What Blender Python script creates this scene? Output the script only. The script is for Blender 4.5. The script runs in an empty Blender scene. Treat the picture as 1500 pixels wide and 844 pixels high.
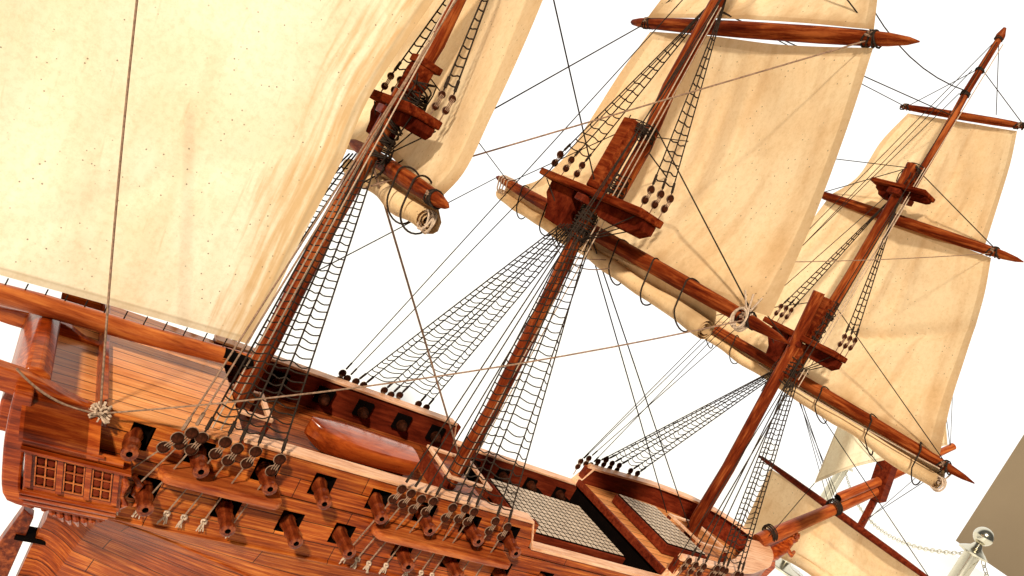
import bpy, bmesh, math, random
import numpy as np
from math import sin, cos, pi, radians, sqrt
from mathutils import Vector, noise
random.seed(7)
sc = bpy.context.scene
C = sc.collection

# ---------------------------------------------------------------- camera
YAW, PITCH, ROLL, FPX = radians(57.0), radians(4.6), radians(29.6), 1100.0
FW = np.array([cos(YAW)*cos(PITCH), sin(YAW)*cos(PITCH), -sin(PITCH)])
_r = np.array([sin(YAW), -cos(YAW), 0.0]); _u = np.cross(_r, FW)
RT = cos(ROLL)*_r + sin(ROLL)*_u
UP = -sin(ROLL)*_r + cos(ROLL)*_u
def ray(px, py): return FW*FPX + RT*(px-750) + UP*(422-py)
CAM = -ray(680, 672)/FPX            # foot of the main mast is the origin, one metre away
AX = {'x': 0, 'y': 1, 'z': 2}
def P(px, py, ax, val):
    """point on the real plane ax = val"""
    d = ray(px, py); a = AX[ax]
    return Vector(CAM + (val-CAM[a])/d[a]*d)
cd = bpy.data.cameras.new('camera'); cam = bpy.data.objects.new('camera', cd); C.objects.link(cam)
cd.sensor_width = 36; cd.lens = FPX/1500*36; cd.clip_start = 0.01; cd.clip_end = 200
from mathutils import Matrix
M = Matrix(((RT[0], UP[0], -FW[0], CAM[0]), (RT[1], UP[1], -FW[1], CAM[1]), (RT[2], UP[2], -FW[2], CAM[2]), (0, 0, 0, 1)))
cam.matrix_world = M
sc.camera = cam

# ---------------------------------------------------------------- light
sc.view_settings.view_transform = 'Standard'
sc.view_settings.look = 'None'
sc.view_settings.exposure = 0.0
sc.view_settings.gamma = 1.0
w = bpy.data.worlds.new('World'); sc.world = w; w.use_nodes = True
nt = w.node_tree; nt.nodes.clear()
out = nt.nodes.new('ShaderNodeOutputWorld'); bg = nt.nodes.new('ShaderNodeBackground')
tc = nt.nodes.new('ShaderNodeTexCoord')
dp = nt.nodes.new('ShaderNodeVectorMath'); dp.operation = 'DOT_PRODUCT'
# gradient shaped for contrast: bright beyond the ship, dimmed behind the viewer
dp.inputs[1].default_value = (0.60, 0.79, 0.12)
mr = nt.nodes.new('ShaderNodeMapRange'); mr.interpolation_type = 'SMOOTHSTEP'
mr.inputs['From Min'].default_value = 0.10; mr.inputs['From Max'].default_value = 0.64
mr.inputs['To Min'].default_value = 0.11; mr.inputs['To Max'].default_value = 1.25
nt.links.new(tc.outputs['Generated'], dp.inputs[0]); nt.links.new(dp.outputs['Value'], mr.inputs['Value'])
nt.links.new(mr.outputs[0], bg.inputs['Strength']); bg.inputs['Color'].default_value = (1.0, 0.985, 0.95, 1)
nt.links.new(bg.outputs[0], out.inputs[0])
sd = bpy.data.lights.new('sun', 'SUN'); sd.energy = 5.0; sd.angle = radians(4); sd.color = (1.0, 0.94, 0.84)
so = bpy.data.objects.new('sun', sd); C.objects.link(so)
so.rotation_euler = Vector((-0.70, -0.62, 0.66)).to_track_quat('Z', 'Y').to_euler()

# ---------------------------------------------------------------- materials
def nodes_of(name):
    m = bpy.data.materials.new(name); m.use_nodes = True
    t = m.node_tree; b = t.nodes['Principled BSDF']
    return m, t, b
def ramp(t, stops):
    r = t.nodes.new('ShaderNodeValToRGB'); e = r.color_ramp.elements
    e[0].position, e[0].color = stops[0][0], (*stops[0][1], 1)
    e[1].position, e[1].color = stops[-1][0], (*stops[-1][1], 1)
    for p, c in stops[1:-1]:
        x = e.new(p); x.color = (*c, 1)
    return r
def mix(t, a, b, fac, mode='MIX'):
    m = t.nodes.new('ShaderNodeMix'); m.data_type = 'RGBA'; m.blend_type = mode
    for s, v in ((m.inputs[6], a), (m.inputs[7], b), (m.inputs[0], fac)):
        if hasattr(v, 'links'): t.links.new(v, s)
        elif isinstance(v, tuple): s.default_value = (*v, 1)
        else: s.default_value = v
    return m.outputs[2]
def wood(name, dark, mid, light, stretch=(6, 60, 60), rough=.32, coat=.4, plank=None, bump=.25, knots=.5, rot=0.0, spec=.18):
    m, t, b = nodes_of(name)
    tc = t.nodes.new('ShaderNodeTexCoord'); mp = t.nodes.new('ShaderNodeMapping'); mp.inputs['Scale'].default_value = stretch
    if rot:
        mp.vector_type = 'TEXTURE'; mp.inputs['Rotation'].default_value = (0, rot, 0); mp.inputs['Scale'].default_value = tuple(1/k for k in stretch)
    t.links.new(tc.outputs['Object'], mp.inputs[0])
    n = t.nodes.new('ShaderNodeTexNoise'); n.inputs['Scale'].default_value = 3.2; n.inputs['Detail'].default_value = 9; n.inputs['Roughness'].default_value = .68
    n.inputs['Distortion'].default_value = .25
    t.links.new(mp.outputs[0], n.inputs['Vector'])
    n2 = t.nodes.new('ShaderNodeTexNoise'); n2.inputs['Scale'].default_value = 11; n2.inputs['Detail'].default_value = 5
    t.links.new(tc.outputs['Object'], n2.inputs['Vector'])
    mm = t.nodes.new('ShaderNodeMath'); mm.operation = 'MULTIPLY_ADD'; mm.inputs[1].default_value = knots; 
    t.links.new(n2.outputs['Fac'], mm.inputs[0])
    ad = t.nodes.new('ShaderNodeMath'); ad.operation = 'MULTIPLY_ADD'; ad.inputs[1].default_value = 1.0; ad.inputs[2].default_value = -knots*.5
    t.links.new(n.outputs['Fac'], ad.inputs[0]); t.links.new(ad.outputs[0], mm.inputs[2])
    r = ramp(t, [(.33, dark), (.5, mid), (.68, light)])
    t.links.new(mm.outputs[0], r.inputs[0]); col = r.outputs[0]; hgt = n.outputs['Fac']
    if plank:
        ax1, ax2, L, W, gap, dk = plank
        sx = t.nodes.new('ShaderNodeSeparateXYZ'); cx = t.nodes.new('ShaderNodeCombineXYZ')
        t.links.new(tc.outputs['Object'], sx.inputs[0])
        t.links.new(sx.outputs[ax1], cx.inputs[0]); t.links.new(sx.outputs[ax2], cx.inputs[1])
        br = t.nodes.new('ShaderNodeTexBrick'); br.offset = .37; br.inputs['Scale'].default_value = 1
        br.inputs['Brick Width'].default_value = L; br.inputs['Row Height'].default_value = W
        br.inputs['Mortar Size'].default_value = gap; br.inputs['Mortar Smooth'].default_value = .2
        br.inputs['Color1'].default_value = (.80, .78, .76, 1); br.inputs['Color2'].default_value = (1.16, 1.14, 1.12, 1); br.inputs['Mortar'].default_value = (dk, dk, dk, 1)
        t.links.new(cx.outputs[0], br.inputs['Vector'])
        col = mix(t, col, br.outputs['Color'], 1.0, 'MULTIPLY')
        h2 = t.nodes.new('ShaderNodeMath'); h2.operation = 'MULTIPLY_ADD'; h2.inputs[1].default_value = -1.5
        t.links.new(br.outputs['Fac'], h2.inputs[0]); t.links.new(hgt, h2.inputs[2]); hgt = h2.outputs[0]
    t.links.new(col, b.inputs['Base Color'])
    bp = t.nodes.new('ShaderNodeBump'); bp.inputs['Strength'].default_value = bump; bp.inputs['Distance'].default_value = .0012
    t.links.new(hgt, bp.inputs['Height']); t.links.new(bp.outputs[0], b.inputs['Normal'])
    rr = t.nodes.new('ShaderNodeMapRange'); rr.inputs['To Min'].default_value = rough-.1; rr.inputs['To Max'].default_value = rough+.22
    t.links.new(n2.outputs['Fac'], rr.inputs[0]); t.links.new(rr.outputs[0], b.inputs['Roughness'])
    b.inputs['Specular IOR Level'].default_value = spec
    b.inputs['Specular Tint'].default_value = (1.0, .62, .42, 1); b.inputs['Coat Tint'].default_value = (1.0, .7, .5, 1)
    b.inputs['Coat Weight'].default_value = coat; b.inputs['Coat Roughness'].default_value = .16
    return m
def plain(name, col, rough=.5, metal=0, spec=.3, var=.25, scale=60):
    m, t, b = nodes_of(name)
    n = t.nodes.new('ShaderNodeTexNoise'); n.inputs['Scale'].default_value = scale; n.inputs['Detail'].default_value = 4
    tc = t.nodes.new('ShaderNodeTexCoord'); t.links.new(tc.outputs['Object'], n.inputs['Vector'])
    r = ramp(t, [(.3, tuple(c*(1-var) for c in col)), (.7, tuple(min(1, c*(1+var)) for c in col))])
    t.links.new(n.outputs['Fac'], r.inputs[0]); t.links.new(r.outputs[0], b.inputs['Base Color'])
    b.inputs['Roughness'].default_value = rough; b.inputs['Metallic'].default_value = metal
    b.inputs['Specular IOR Level'].default_value = spec
    return m
def canvas(name, base, dark, brown_tone, trans=.35, hem=True, hw=.033):
    m, t, b = nodes_of(name)
    tc = t.nodes.new('ShaderNodeTexCoord'); uv = t.nodes.new('ShaderNodeUVMap'); uv.uv_map = 'UVMap'
    n = t.nodes.new('ShaderNodeTexNoise'); n.inputs['Scale'].default_value = 7; n.inputs['Detail'].default_value = 7; n.inputs['Roughness'].default_value = .6
    t.links.new(tc.outputs['Object'], n.inputs['Vector'])
    r = ramp(t, [(.35, dark), (.6, base)]); t.links.new(n.outputs['Fac'], r.inputs[0])
    col = r.outputs[0]
    # long soft streaks down the cloth
    mp = t.nodes.new('ShaderNodeMapping'); mp.inputs['Scale'].default_value = (9, 1.2, 1); t.links.new(uv.outputs[0], mp.inputs[0])
    s = t.nodes.new('ShaderNodeTexNoise'); s.inputs['Scale'].default_value = 1.5; s.inputs['Detail'].default_value = 4; t.links.new(mp.outputs[0], s.inputs['Vector'])
    rs = ramp(t, [(.52, (0, 0, 0)), (.72, (1, 1, 1))]); t.links.new(s.outputs['Fac'], rs.inputs[0])
    fs = t.nodes.new('ShaderNodeMath'); fs.operation = 'MULTIPLY'; fs.inputs[1].default_value = .4; t.links.new(rs.outputs[0], fs.inputs[0])
    col = mix(t, col, brown_tone, fs.outputs[0])
    g1 = t.nodes.new('ShaderNodeTexNoise'); g1.inputs['Scale'].default_value = 150; g1.inputs['Detail'].default_value = 6; g1.inputs['Roughness'].default_value = .8; t.links.new(tc.outputs['Object'], g1.inputs['Vector'])
    rg = ramp(t, [(.3, (.88, .83, .76)), (.55, (1, 1, 1))]); t.links.new(g1.outputs['Fac'], rg.inputs[0])
    col = mix(t, col, rg.outputs[0], 1.0, 'MULTIPLY')
    # brown patches that thicken towards the foot, and broken blotches elsewhere
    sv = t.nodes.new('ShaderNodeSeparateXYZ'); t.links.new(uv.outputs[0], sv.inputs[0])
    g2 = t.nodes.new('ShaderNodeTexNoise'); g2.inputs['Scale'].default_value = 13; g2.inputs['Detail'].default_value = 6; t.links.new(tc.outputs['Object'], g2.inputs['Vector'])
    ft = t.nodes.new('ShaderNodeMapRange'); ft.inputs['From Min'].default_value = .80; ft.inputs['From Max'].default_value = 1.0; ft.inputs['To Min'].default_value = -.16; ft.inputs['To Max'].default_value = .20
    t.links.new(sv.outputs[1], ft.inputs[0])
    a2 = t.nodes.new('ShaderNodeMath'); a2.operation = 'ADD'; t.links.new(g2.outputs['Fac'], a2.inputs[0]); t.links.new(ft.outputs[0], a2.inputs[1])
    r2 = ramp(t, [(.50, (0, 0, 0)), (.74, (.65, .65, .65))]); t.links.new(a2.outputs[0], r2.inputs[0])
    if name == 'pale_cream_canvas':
        # dark folds beside the mast, painted as brown streaks down the cloth
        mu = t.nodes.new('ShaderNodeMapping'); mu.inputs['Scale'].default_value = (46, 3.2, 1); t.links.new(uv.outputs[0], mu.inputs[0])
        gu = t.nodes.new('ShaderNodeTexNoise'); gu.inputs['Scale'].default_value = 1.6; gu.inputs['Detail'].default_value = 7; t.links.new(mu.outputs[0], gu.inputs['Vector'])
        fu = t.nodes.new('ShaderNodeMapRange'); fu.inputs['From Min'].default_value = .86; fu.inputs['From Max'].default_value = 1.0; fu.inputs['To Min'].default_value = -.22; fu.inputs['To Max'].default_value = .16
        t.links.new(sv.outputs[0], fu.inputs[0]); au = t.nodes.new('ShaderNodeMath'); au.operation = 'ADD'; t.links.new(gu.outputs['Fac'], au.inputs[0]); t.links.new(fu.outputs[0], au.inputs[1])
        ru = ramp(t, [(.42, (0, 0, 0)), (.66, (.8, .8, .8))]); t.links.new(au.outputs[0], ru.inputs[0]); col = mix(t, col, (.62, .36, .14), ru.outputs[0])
    else: col = mix(t, col, tuple(c*.75 for c in brown_tone), r2.outputs[0])
    # specks of grime
    v = t.nodes.new('ShaderNodeTexVoronoi'); v.inputs['Scale'].default_value = 115; t.links.new(tc.outputs['Object'], v.inputs['Vector'])
    rv = ramp(t, [(.075, (1, 1, 1)), (.11, (0, 0, 0))]); t.links.new(v.outputs['Distance'], rv.inputs[0])
    n3 = t.nodes.new('ShaderNodeTexNoise'); n3.inputs['Scale'].default_value = 14; t.links.new(tc.outputs['Object'], n3.inputs['Vector'])
    r3 = ramp(t, [(.40, (0, 0, 0)), (.55, (1, 1, 1))]); t.links.new(n3.outputs['Fac'], r3.inputs[0])
    fv = t.nodes.new('ShaderNodeMath'); fv.operation = 'MULTIPLY'; t.links.new(rv.outputs[0], fv.inputs[0]); t.links.new(r3.outputs[0], fv.inputs[1])
    fv2 = t.nodes.new('ShaderNodeMath'); fv2.operation = 'MULTIPLY'; fv2.inputs[1].default_value = .75; t.links.new(fv.outputs[0], fv2.inputs[0])
    col = mix(t, col, (.10, .05, .02), fv2.outputs[0])
    if hem:
        sx = t.nodes.new('ShaderNodeSeparateXYZ'); t.links.new(uv.outputs[0], sx.inputs[0])
        outs = []
        for k in (0, 1):
            a = t.nodes.new('ShaderNodeMath'); a.operation = 'SUBTRACT'; a.inputs[0].default_value = .5; t.links.new(sx.outputs[k], a.inputs[1])
            c = t.nodes.new('ShaderNodeMath'); c.operation = 'ABSOLUTE'; t.links.new(a.outputs[0], c.inputs[0]); outs.append(c.outputs[0])
        mx = t.nodes.new('ShaderNodeMath'); mx.operation = 'MAXIMUM'; t.links.new(outs[0], mx.inputs[0]); t.links.new(outs[1], mx.inputs[1])
        rh = ramp(t, [(.4985-hw, (0, 0, 0)), (.4995-hw, (1, 1, 1)), (.5007-hw, (1, 1, 1)), (.5017-hw, (.42, .42, .42))]); t.links.new(mx.outputs[0], rh.inputs[0])
        fh = t.nodes.new('ShaderNodeMath'); fh.operation = 'MULTIPLY'; fh.inputs[1].default_value = .7; t.links.new(rh.outputs[0], fh.inputs[0])
        col = mix(t, col, tuple(c*.55 for c in brown_tone), fh.outputs[0])
    t.links.new(col, b.inputs['Base Color'])
    b.inputs['Roughness'].default_value = .85; b.inputs['Specular IOR Level'].default_value = .1
    # weave and soft creases
    wv = t.nodes.new('ShaderNodeTexNoise'); wv.inputs['Scale'].default_value = 420; t.links.new(tc.outputs['Object'], wv.inputs['Vector'])
    cr = t.nodes.new('ShaderNodeTexNoise'); cr.inputs['Scale'].default_value = 5; cr.inputs['Detail'].default_value = 3; cr.inputs['Distortion'].default_value = 1.2; t.links.new(tc.outputs['Object'], cr.inputs['Vector'])
    b1 = t.nodes.new('ShaderNodeBump'); b1.inputs['Strength'].default_value = .25; b1.inputs['Distance'].default_value = .0006; t.links.new(wv.outputs['Fac'], b1.inputs['Height'])
    b2 = t.nodes.new('ShaderNodeBump'); b2.inputs['Strength'].default_value = .25; b2.inputs['Distance'].default_value = .02; t.links.new(cr.outputs['Fac'], b2.inputs['Height'])
    t.links.new(b1.outputs[0], b2.inputs['Normal']); t.links.new(b2.outputs[0], b.inputs['Normal'])
    tr = t.nodes.new('ShaderNodeBsdfTranslucent'); t.links.new(col, tr.inputs[0]); t.links.new(b2.outputs[0], tr.inputs['Normal'])
    ms = t.nodes.new('ShaderNodeMixShader'); ms.inputs[0].default_value = trans
    t.links.new(b.outputs[0], ms.inputs[1]); t.links.new(tr.outputs[0], ms.inputs[2])
    t.links.new(ms.outputs[0], t.nodes['Material Output'].inputs[0])
    return m
MAT = dict(
    hull=wood('varnished_hull_wood', (.10, .010, .0015), (.29, .053, .007), (.58, .175, .028), (4, 11, 120), plank=('X', 'Z', .19, .0205, .0005, .15), bump=.5, knots=.4, rough=.33, coat=.08),
    carved=wood('carved_hull_wood', (.085, .008, .001), (.25, .036, .004), (.50, .125, .018), (6, 50, 80), bump=.4, knots=.5),
    rail=wood('pale_rail_wood', (.50, .22, .10), (.72, .40, .22), (.82, .54, .34), (8, 80, 80), rough=.42, coat=.15, bump=.3, knots=.5),
    deck=wood('deck_planks', (.46, .155, .045), (.64, .27, .085), (.78, .40, .155), (6, 70, 70), rough=.36, coat=.3, plank=('X', 'Y', 3.0, .0185, .0007, .06), bump=.4, knots=.5),
    maroon=wood('maroon_painted_wood', (.055, .006, .0025), (.12, .015, .005), (.20, .032, .010), (6, 50, 50), rough=.34, coat=.0, bump=.15, spec=.04),
    mast=wood('red_brown_mast_wood', (.06, .006, .002), (.155, .023, .005), (.37, .095, .022), (55, 55, 5), rough=.30, coat=.0, bump=.25, knots=.5, spec=.05),
    yard=wood('red_brown_yard_wood', (.05, .005, .002), (.14, .020, .004), (.34, .082, .018), (55, 4, 55), rough=.34, coat=.0, bump=.3, knots=.5, spec=.01),
    spar=wood('orange_brown_spar_wood', (.17, .025, .006), (.36, .085, .018), (.55, .18, .04), (5, 55, 55), rough=.28, coat=.25, bump=.3, knots=.5),
    boat=wood('glossy_boat_wood', (.17, .028, .006), (.36, .08, .015), (.52, .15, .03), (6, 40, 40), rough=.2, coat=.9, bump=.15, knots=.4),
    topwood=wood('platform_wood', (.045, .004, .0015), (.12, .016, .004), (.26, .055, .013), (50, 5, 50), rough=.5, coat=.0, bump=.3, knots=.5, spec=.0),
    topwood_dark=wood('platform_bracket_wood', (.03, .003, .0012), (.07, .008, .003), (.13, .02, .006), (50, 20, 20), rough=.5, coat=.0, bump=.2, knots=.5, spec=.0),
    deck_shaded=wood('shaded_deck_planks', (.13, .02, .004), (.27, .06, .012), (.46, .15, .038), (6, 70, 70), rough=.4, coat=.1, plank=('X', 'Y', 3.0, .0185, .0007, .06), bump=.4, knots=.5),  # deck wood darkened to paint in the shadow on the lower decks
    gun=wood('dark_cannon_wood', (.035, .004, .0015), (.12, .018, .004), (.30, .070, .016), (50, 6, 50), rough=.34, coat=.3, bump=.3),
    sprit=wood('bowsprit_wood', (.15, .022, .005), (.30, .062, .013), (.48, .14, .03), (5, 55, 55), rough=.34, coat=.25, bump=.3, knots=.4, rot=-.58),
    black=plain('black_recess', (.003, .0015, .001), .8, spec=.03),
    eye=wood('dark_turned_wood', (.010, .0025, .001), (.026, .006, .0022), (.065, .014, .005), (40, 40, 40), rough=.62, coat=.0, spec=.08),
    rope=plain('dark_tarred_rope', (.028, .018, .012), .9, spec=.05, var=.4, scale=400),
    twine=plain('pale_hemp_twine', (.46, .32, .21), .8, var=.3, scale=400),
    cord=plain('brown_hemp_cord', (.24, .14, .085), .9, spec=.05, var=.4, scale=400),
    grate=plain('pale_grating', (.52, .39, .27), .6, var=.12),
    chrome=plain('polished_steel', (.66, .61, .47), .17, metal=1, var=.05),
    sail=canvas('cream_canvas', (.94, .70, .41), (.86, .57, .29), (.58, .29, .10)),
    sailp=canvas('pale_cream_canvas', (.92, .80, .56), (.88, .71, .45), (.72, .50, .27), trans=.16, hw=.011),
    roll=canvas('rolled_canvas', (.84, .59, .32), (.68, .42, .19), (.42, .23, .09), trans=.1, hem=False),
    floor=plain('white_floor', (.95, .94, .90), .5, var=.02, scale=1),
    brown=plain('brown_wall_paint', (.33, .235, .135), .8, var=.07, scale=.6),
)

# ---------------------------------------------------------------- mesh builder
class MB:
    def __init__(s): s.v = []; s.f = []; s.uv = {}; s.mi = []; s.cur = 0
    def add(s, vs, fs, uv=None):
        o = len(s.v); s.v += [tuple(v) for v in vs]
        for i, f in enumerate(fs):
            s.f.append(tuple(o+k for k in f)); s.mi.append(s.cur)
            if uv: s.uv[len(s.f)-1] = [uv[k] for k in f]
        return s
    def box(s, x0, x1, y0, y1, z0, z1):
        vs = [(x, y, z) for x in (x0, x1) for y in (y0, y1) for z in (z0, z1)]
        return s.add(vs, [(0, 1, 3, 2), (4, 6, 7, 5), (0, 4, 5, 1), (2, 3, 7, 6), (0, 2, 6, 4), (1, 5, 7, 3)])
    def bar(s, a, b, w, h, up=(0, 0, 1)):
        a = Vector(a); b = Vector(b); d = (b-a).normalized(); u = Vector(up); sd_ = d.cross(u).normalized(); u = sd_.cross(d)
        vs = []
        for p in (a, b):
            for i, j in ((-1, -1), (1, -1), (1, 1), (-1, 1)): vs.append(p + sd_*(i*w/2) + u*(j*h/2))
        return s.add(vs, [(3, 2, 1, 0), (4, 5, 6, 7), (0, 1, 5, 4), (1, 2, 6, 5), (2, 3, 7, 6), (3, 0, 4, 7)])
    def tube(s, pts, r, n=8, cap=True):
        pts = [Vector(p) for p in pts]; m = len(pts)
        rs = r if isinstance(r, (list, tuple)) else [r]*m
        vs = []; ref = None
        for i, p in enumerate(pts):
            d = (pts[min(i+1, m-1)] - pts[max(i-1, 0)])
            d = d.normalized() if d.length > 1e-9 else Vector((0, 0, 1))
            if ref is None:
                ref = d.orthogonal().normalized()
            ref = (ref - d*ref.dot(d)).normalized(); q = d.cross(ref)
            for k in range(n):
                a = 2*pi*k/n; vs.append(p + (ref*cos(a) + q*sin(a))*rs[i])
        fs = []
        for i in range(m-1):
            for k in range(n):
                k2 = (k+1) % n; fs.append((i*n+k, i*n+k2, (i+1)*n+k2, (i+1)*n+k))
        if cap: fs += [tuple(range(n-1, -1, -1)), tuple((m-1)*n+k for k in range(n))]
        return s.add(vs, fs)
    def ball(s, c, r, n=10, sq=(1, 1, 1)):
        vs = []; fs = []; m = n//2+1
        for i in range(m):
            th = pi*i/(m-1)
            for k in range(n):
                a = 2*pi*k/n; vs.append((c[0]+r*sq[0]*sin(th)*cos(a), c[1]+r*sq[1]*sin(th)*sin(a), c[2]+r*sq[2]*cos(th)))
        for i in range(m-1):
            for k in range(n):
                k2 = (k+1) % n; fs.append((i*n+k, (i+1)*n+k, (i+1)*n+k2, i*n+k2))
        return s.add(vs, fs)
    def prism(s, poly, ext, axis):
        """poly of 2-D points in the two axes left over, extruded between ext[0] and ext[1] along axis"""
        o = [i for i in range(3) if i != axis]; n = len(poly); vs = []
        for e in ext:
            for p in poly:
                v = [0, 0, 0]; v[axis] = e; v[o[0]] = p[0]; v[o[1]] = p[1]; vs.append(v)
        return s.add(vs, [tuple(range(n)), tuple(range(2*n-1, n-1, -1))] + [(i, i+n, (i+1) % n+n, (i+1) % n) for i in range(n)])
    def grid(s, pts, uv=True, flip=False):
        R_ = len(pts); K = len(pts[0]); vs = [p for r in pts for p in r]; fs = []; u = [(j/(K-1), i/(R_-1)) for i in range(R_) for j in range(K)]
        for i in range(R_-1):
            for j in range(K-1):
                f = (i*K+j, i*K+j+1, (i+1)*K+j+1, (i+1)*K+j); fs.append(f[::-1] if flip else f)
        return s.add(vs, fs, u if uv else None)
ROOTZ = -0.30
def mk(name, mb, mat, parent=None, smooth=True, bevel=0, label=None, loc=None, fixn=True, solid=0, kind=None):
    me = bpy.data.meshes.new(name); me.from_pydata(mb.v, [], mb.f)
    mats = mat if isinstance(mat, (list, tuple)) else [mat]
    for m_ in mats: me.materials.append(MAT[m_])
    if mb.uv:
        ul = me.uv_layers.new(name='UVMap')
        for i, us in mb.uv.items():
            for li, u_ in zip(me.polygons[i].loop_indices, us): ul.data[li].uv = u_
    for i, k in enumerate(mb.mi): me.polygons[i].material_index = k
    me.update()
    if fixn:
        bm = bmesh.new(); bm.from_mesh(me); bmesh.ops.recalc_face_normals(bm, faces=bm.faces); bm.to_mesh(me); bm.free()
    if smooth:
        me.shade_smooth()
        me.set_sharp_from_angle(angle=radians(38))
    o = bpy.data.objects.new(name, me); C.objects.link(o)
    if bevel:
        b = o.modifiers.new('bevel', 'BEVEL'); b.width = bevel; b.segments = 2; b.limit_method = 'ANGLE'; b.angle_limit = radians(35)
    if solid:
        b = o.modifiers.new('thickness', 'SOLIDIFY'); b.thickness = solid; b.offset = 0
    if parent:
        o.parent = parent
        if parent.get('category'): o.location = (0, 0, -ROOTZ)   # part: mesh is written in ship coordinates
    if loc is not None: o.location = Vector(o.location) + Vector(loc)
    if label: o['label'] = label
    if kind: o['kind'] = kind
    return o
def lerp(a, b, t): return a + (b-a)*t
def interp(x, xs, ys): return float(np.interp(x, xs, ys))
def poly(pts, t):
    """point at fraction t of a polyline, by length, smoothed"""
    L = [0]
    for a, b in zip(pts, pts[1:]): L.append(L[-1] + (b-a).length)
    d = t*L[-1]
    return Vector([interp(d, L, [p[k] for p in pts]) for k in range(3)])
def spline(pts, n):
    """Catmull-Rom through the points, then n samples"""
    pts = [Vector(p) for p in pts]
    if len(pts) == 2: return [pts[0].lerp(pts[1], i/(n-1)) for i in range(n)]
    q = [pts[0]*2-pts[1]] + pts + [pts[-1]*2-pts[-2]]; dense = []
    for i in range(1, len(q)-2):
        for k in range(12):
            t = k/12; a, b, c, d = q[i-1], q[i], q[i+1], q[i+2]
            dense.append(.5*((2*b) + (c-a)*t + (2*a-5*b+4*c-d)*t*t + (3*b-a-3*c+d)*t**3))
    dense.append(pts[-1])
    return [poly(dense, i/(n-1)) for i in range(n)]

# ---------------------------------------------------------------- the setting
FLOORZ = CAM[2]-1.05
def structure(name, mb, mat):
    o = mk(name, mb, mat, smooth=False); o['kind'] = 'structure'; return o
fv = Vector((cos(YAW-.5), sin(YAW-.5), 0)); fr_ = Vector((fv.y, -fv.x, 0)); fo = Vector((CAM[0], CAM[1], FLOORZ))
fq = [fo-fv*6-fr_*22, fo-fv*6+fr_*22, fo+fv*12.9+fr_*22, fo+fv*12.9-fr_*22]
structure('floor', MB().add(fq+[p-Vector((0, 0, .1)) for p in fq], [(0, 1, 2, 3), (7, 6, 5, 4), (0, 4, 5, 1), (1, 5, 6, 2), (2, 6, 7, 3), (3, 7, 4, 0)]), 'floor')

# ---------------------------------------------------------------- the ship
ship = bpy.data.objects.new('model_ship', None); C.objects.link(ship); ship.location = (0, 0, ROOTZ)
ship['label'] = 'varnished wooden model of a three masted sailing ship with cream canvas sails'; ship['category'] = 'model ship'

# hull outline at rail height, near (starboard, -y) and far (port, +y)
NX = [-.53, -.46, -.3, .32, .44, .51, .60, .66, .69, .70]; NY = [.122, .128, .130, .132, .133, .118, .082, .042, .014, .0]
FX = [-.53, -.46, -.3, .35, .50, .60, .66, .69, .70]; FY = [.122, .128, .130, .128, .138, .128, .098, .05, .0]
def btop(x, s): return interp(x, NX, NY) if s < 0 else interp(x, FX, FY)
def xs_(z): return interp(z, [-.30, -.19, -.135, -.10, 0, .03], [-.428, -.433, -.446, -.482, -.503, -.505])
def xe_(z): return interp(z, [-.30, -.10, 0, .03], [.55, .655, .69, .70])
def hx(u, z):
    if u < -.40: return -.40 + (u+.40)*(xs_(z)+.40)/(-.12)
    if u > .30: return .30 + (u-.30)*(xe_(z)-.30)/.40
    return u
def hy(u, z, s):
    b = btop(u, s)
    if z > -.10: return s*(b + .008*sin(min(1, max(0, -z/.10))*pi/2)*min(1, b/.06))
    b += .008*min(1, b/.06); k = min(1, (-.10-z)/.20)
    full = sqrt(max(0, 1-k**2.4)); thin = (1-k)**3.2
    ws = min(1, max(0, (u+.52)/.36)); ws = ws*ws*(3-2*ws)
    wb = min(1, max(0, (u-.35)/.35)); f = thin*(1-ws) + full*ws; f = f*(1-wb*.6) + thin*wb*.6
    return s*max(.006, b*f) if b > .006 else s*b
def ztop(u):
    if u < -.33: return -.006
    if u < .052: return 0.0
    if u < .322: return -.031
    return interp(u, [.322, .5, .70], [.006, .012, .018])
UP_PORTS = [-.421, -.364, -.297, -.236, -.169, -.108, -.044, .016]       # port centres along x, upper row
LO_PORTS = [-.393, -.316, -.250, -.190, -.112, -.045, .03, .10, .17]
PW, PH = .0118, .0115
UPZ, LOZ = -.0215, -.0665
def waist_ports(): return [.10, .165, .23, .29]
def in_port(u, z):
    if abs(z-UPZ) < PH and any(abs(u-c) < PW for c in UP_PORTS): return True
    if abs(z-LOZ) < PH and any(abs(u-c) < PW for c in LO_PORTS): return True
    if abs(z-LOZ) < PH and any(abs(u-c) < PW for c in (.235, .30)): return True
    return False
us = set([-.52, .70, -.33, .052, .322] + [round(-.52+.02*i, 4) for i in range(62)] + [.685, .693])
for c in UP_PORTS + LO_PORTS + [.235, .30]: us |= {round(c-PW, 4), round(c+PW, 4)}
us = sorted(us); us = [a for i, a in enumerate(us) if i == 0 or a-us[i-1] > .0021 or a in (-.33, .052, .322)]
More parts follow.
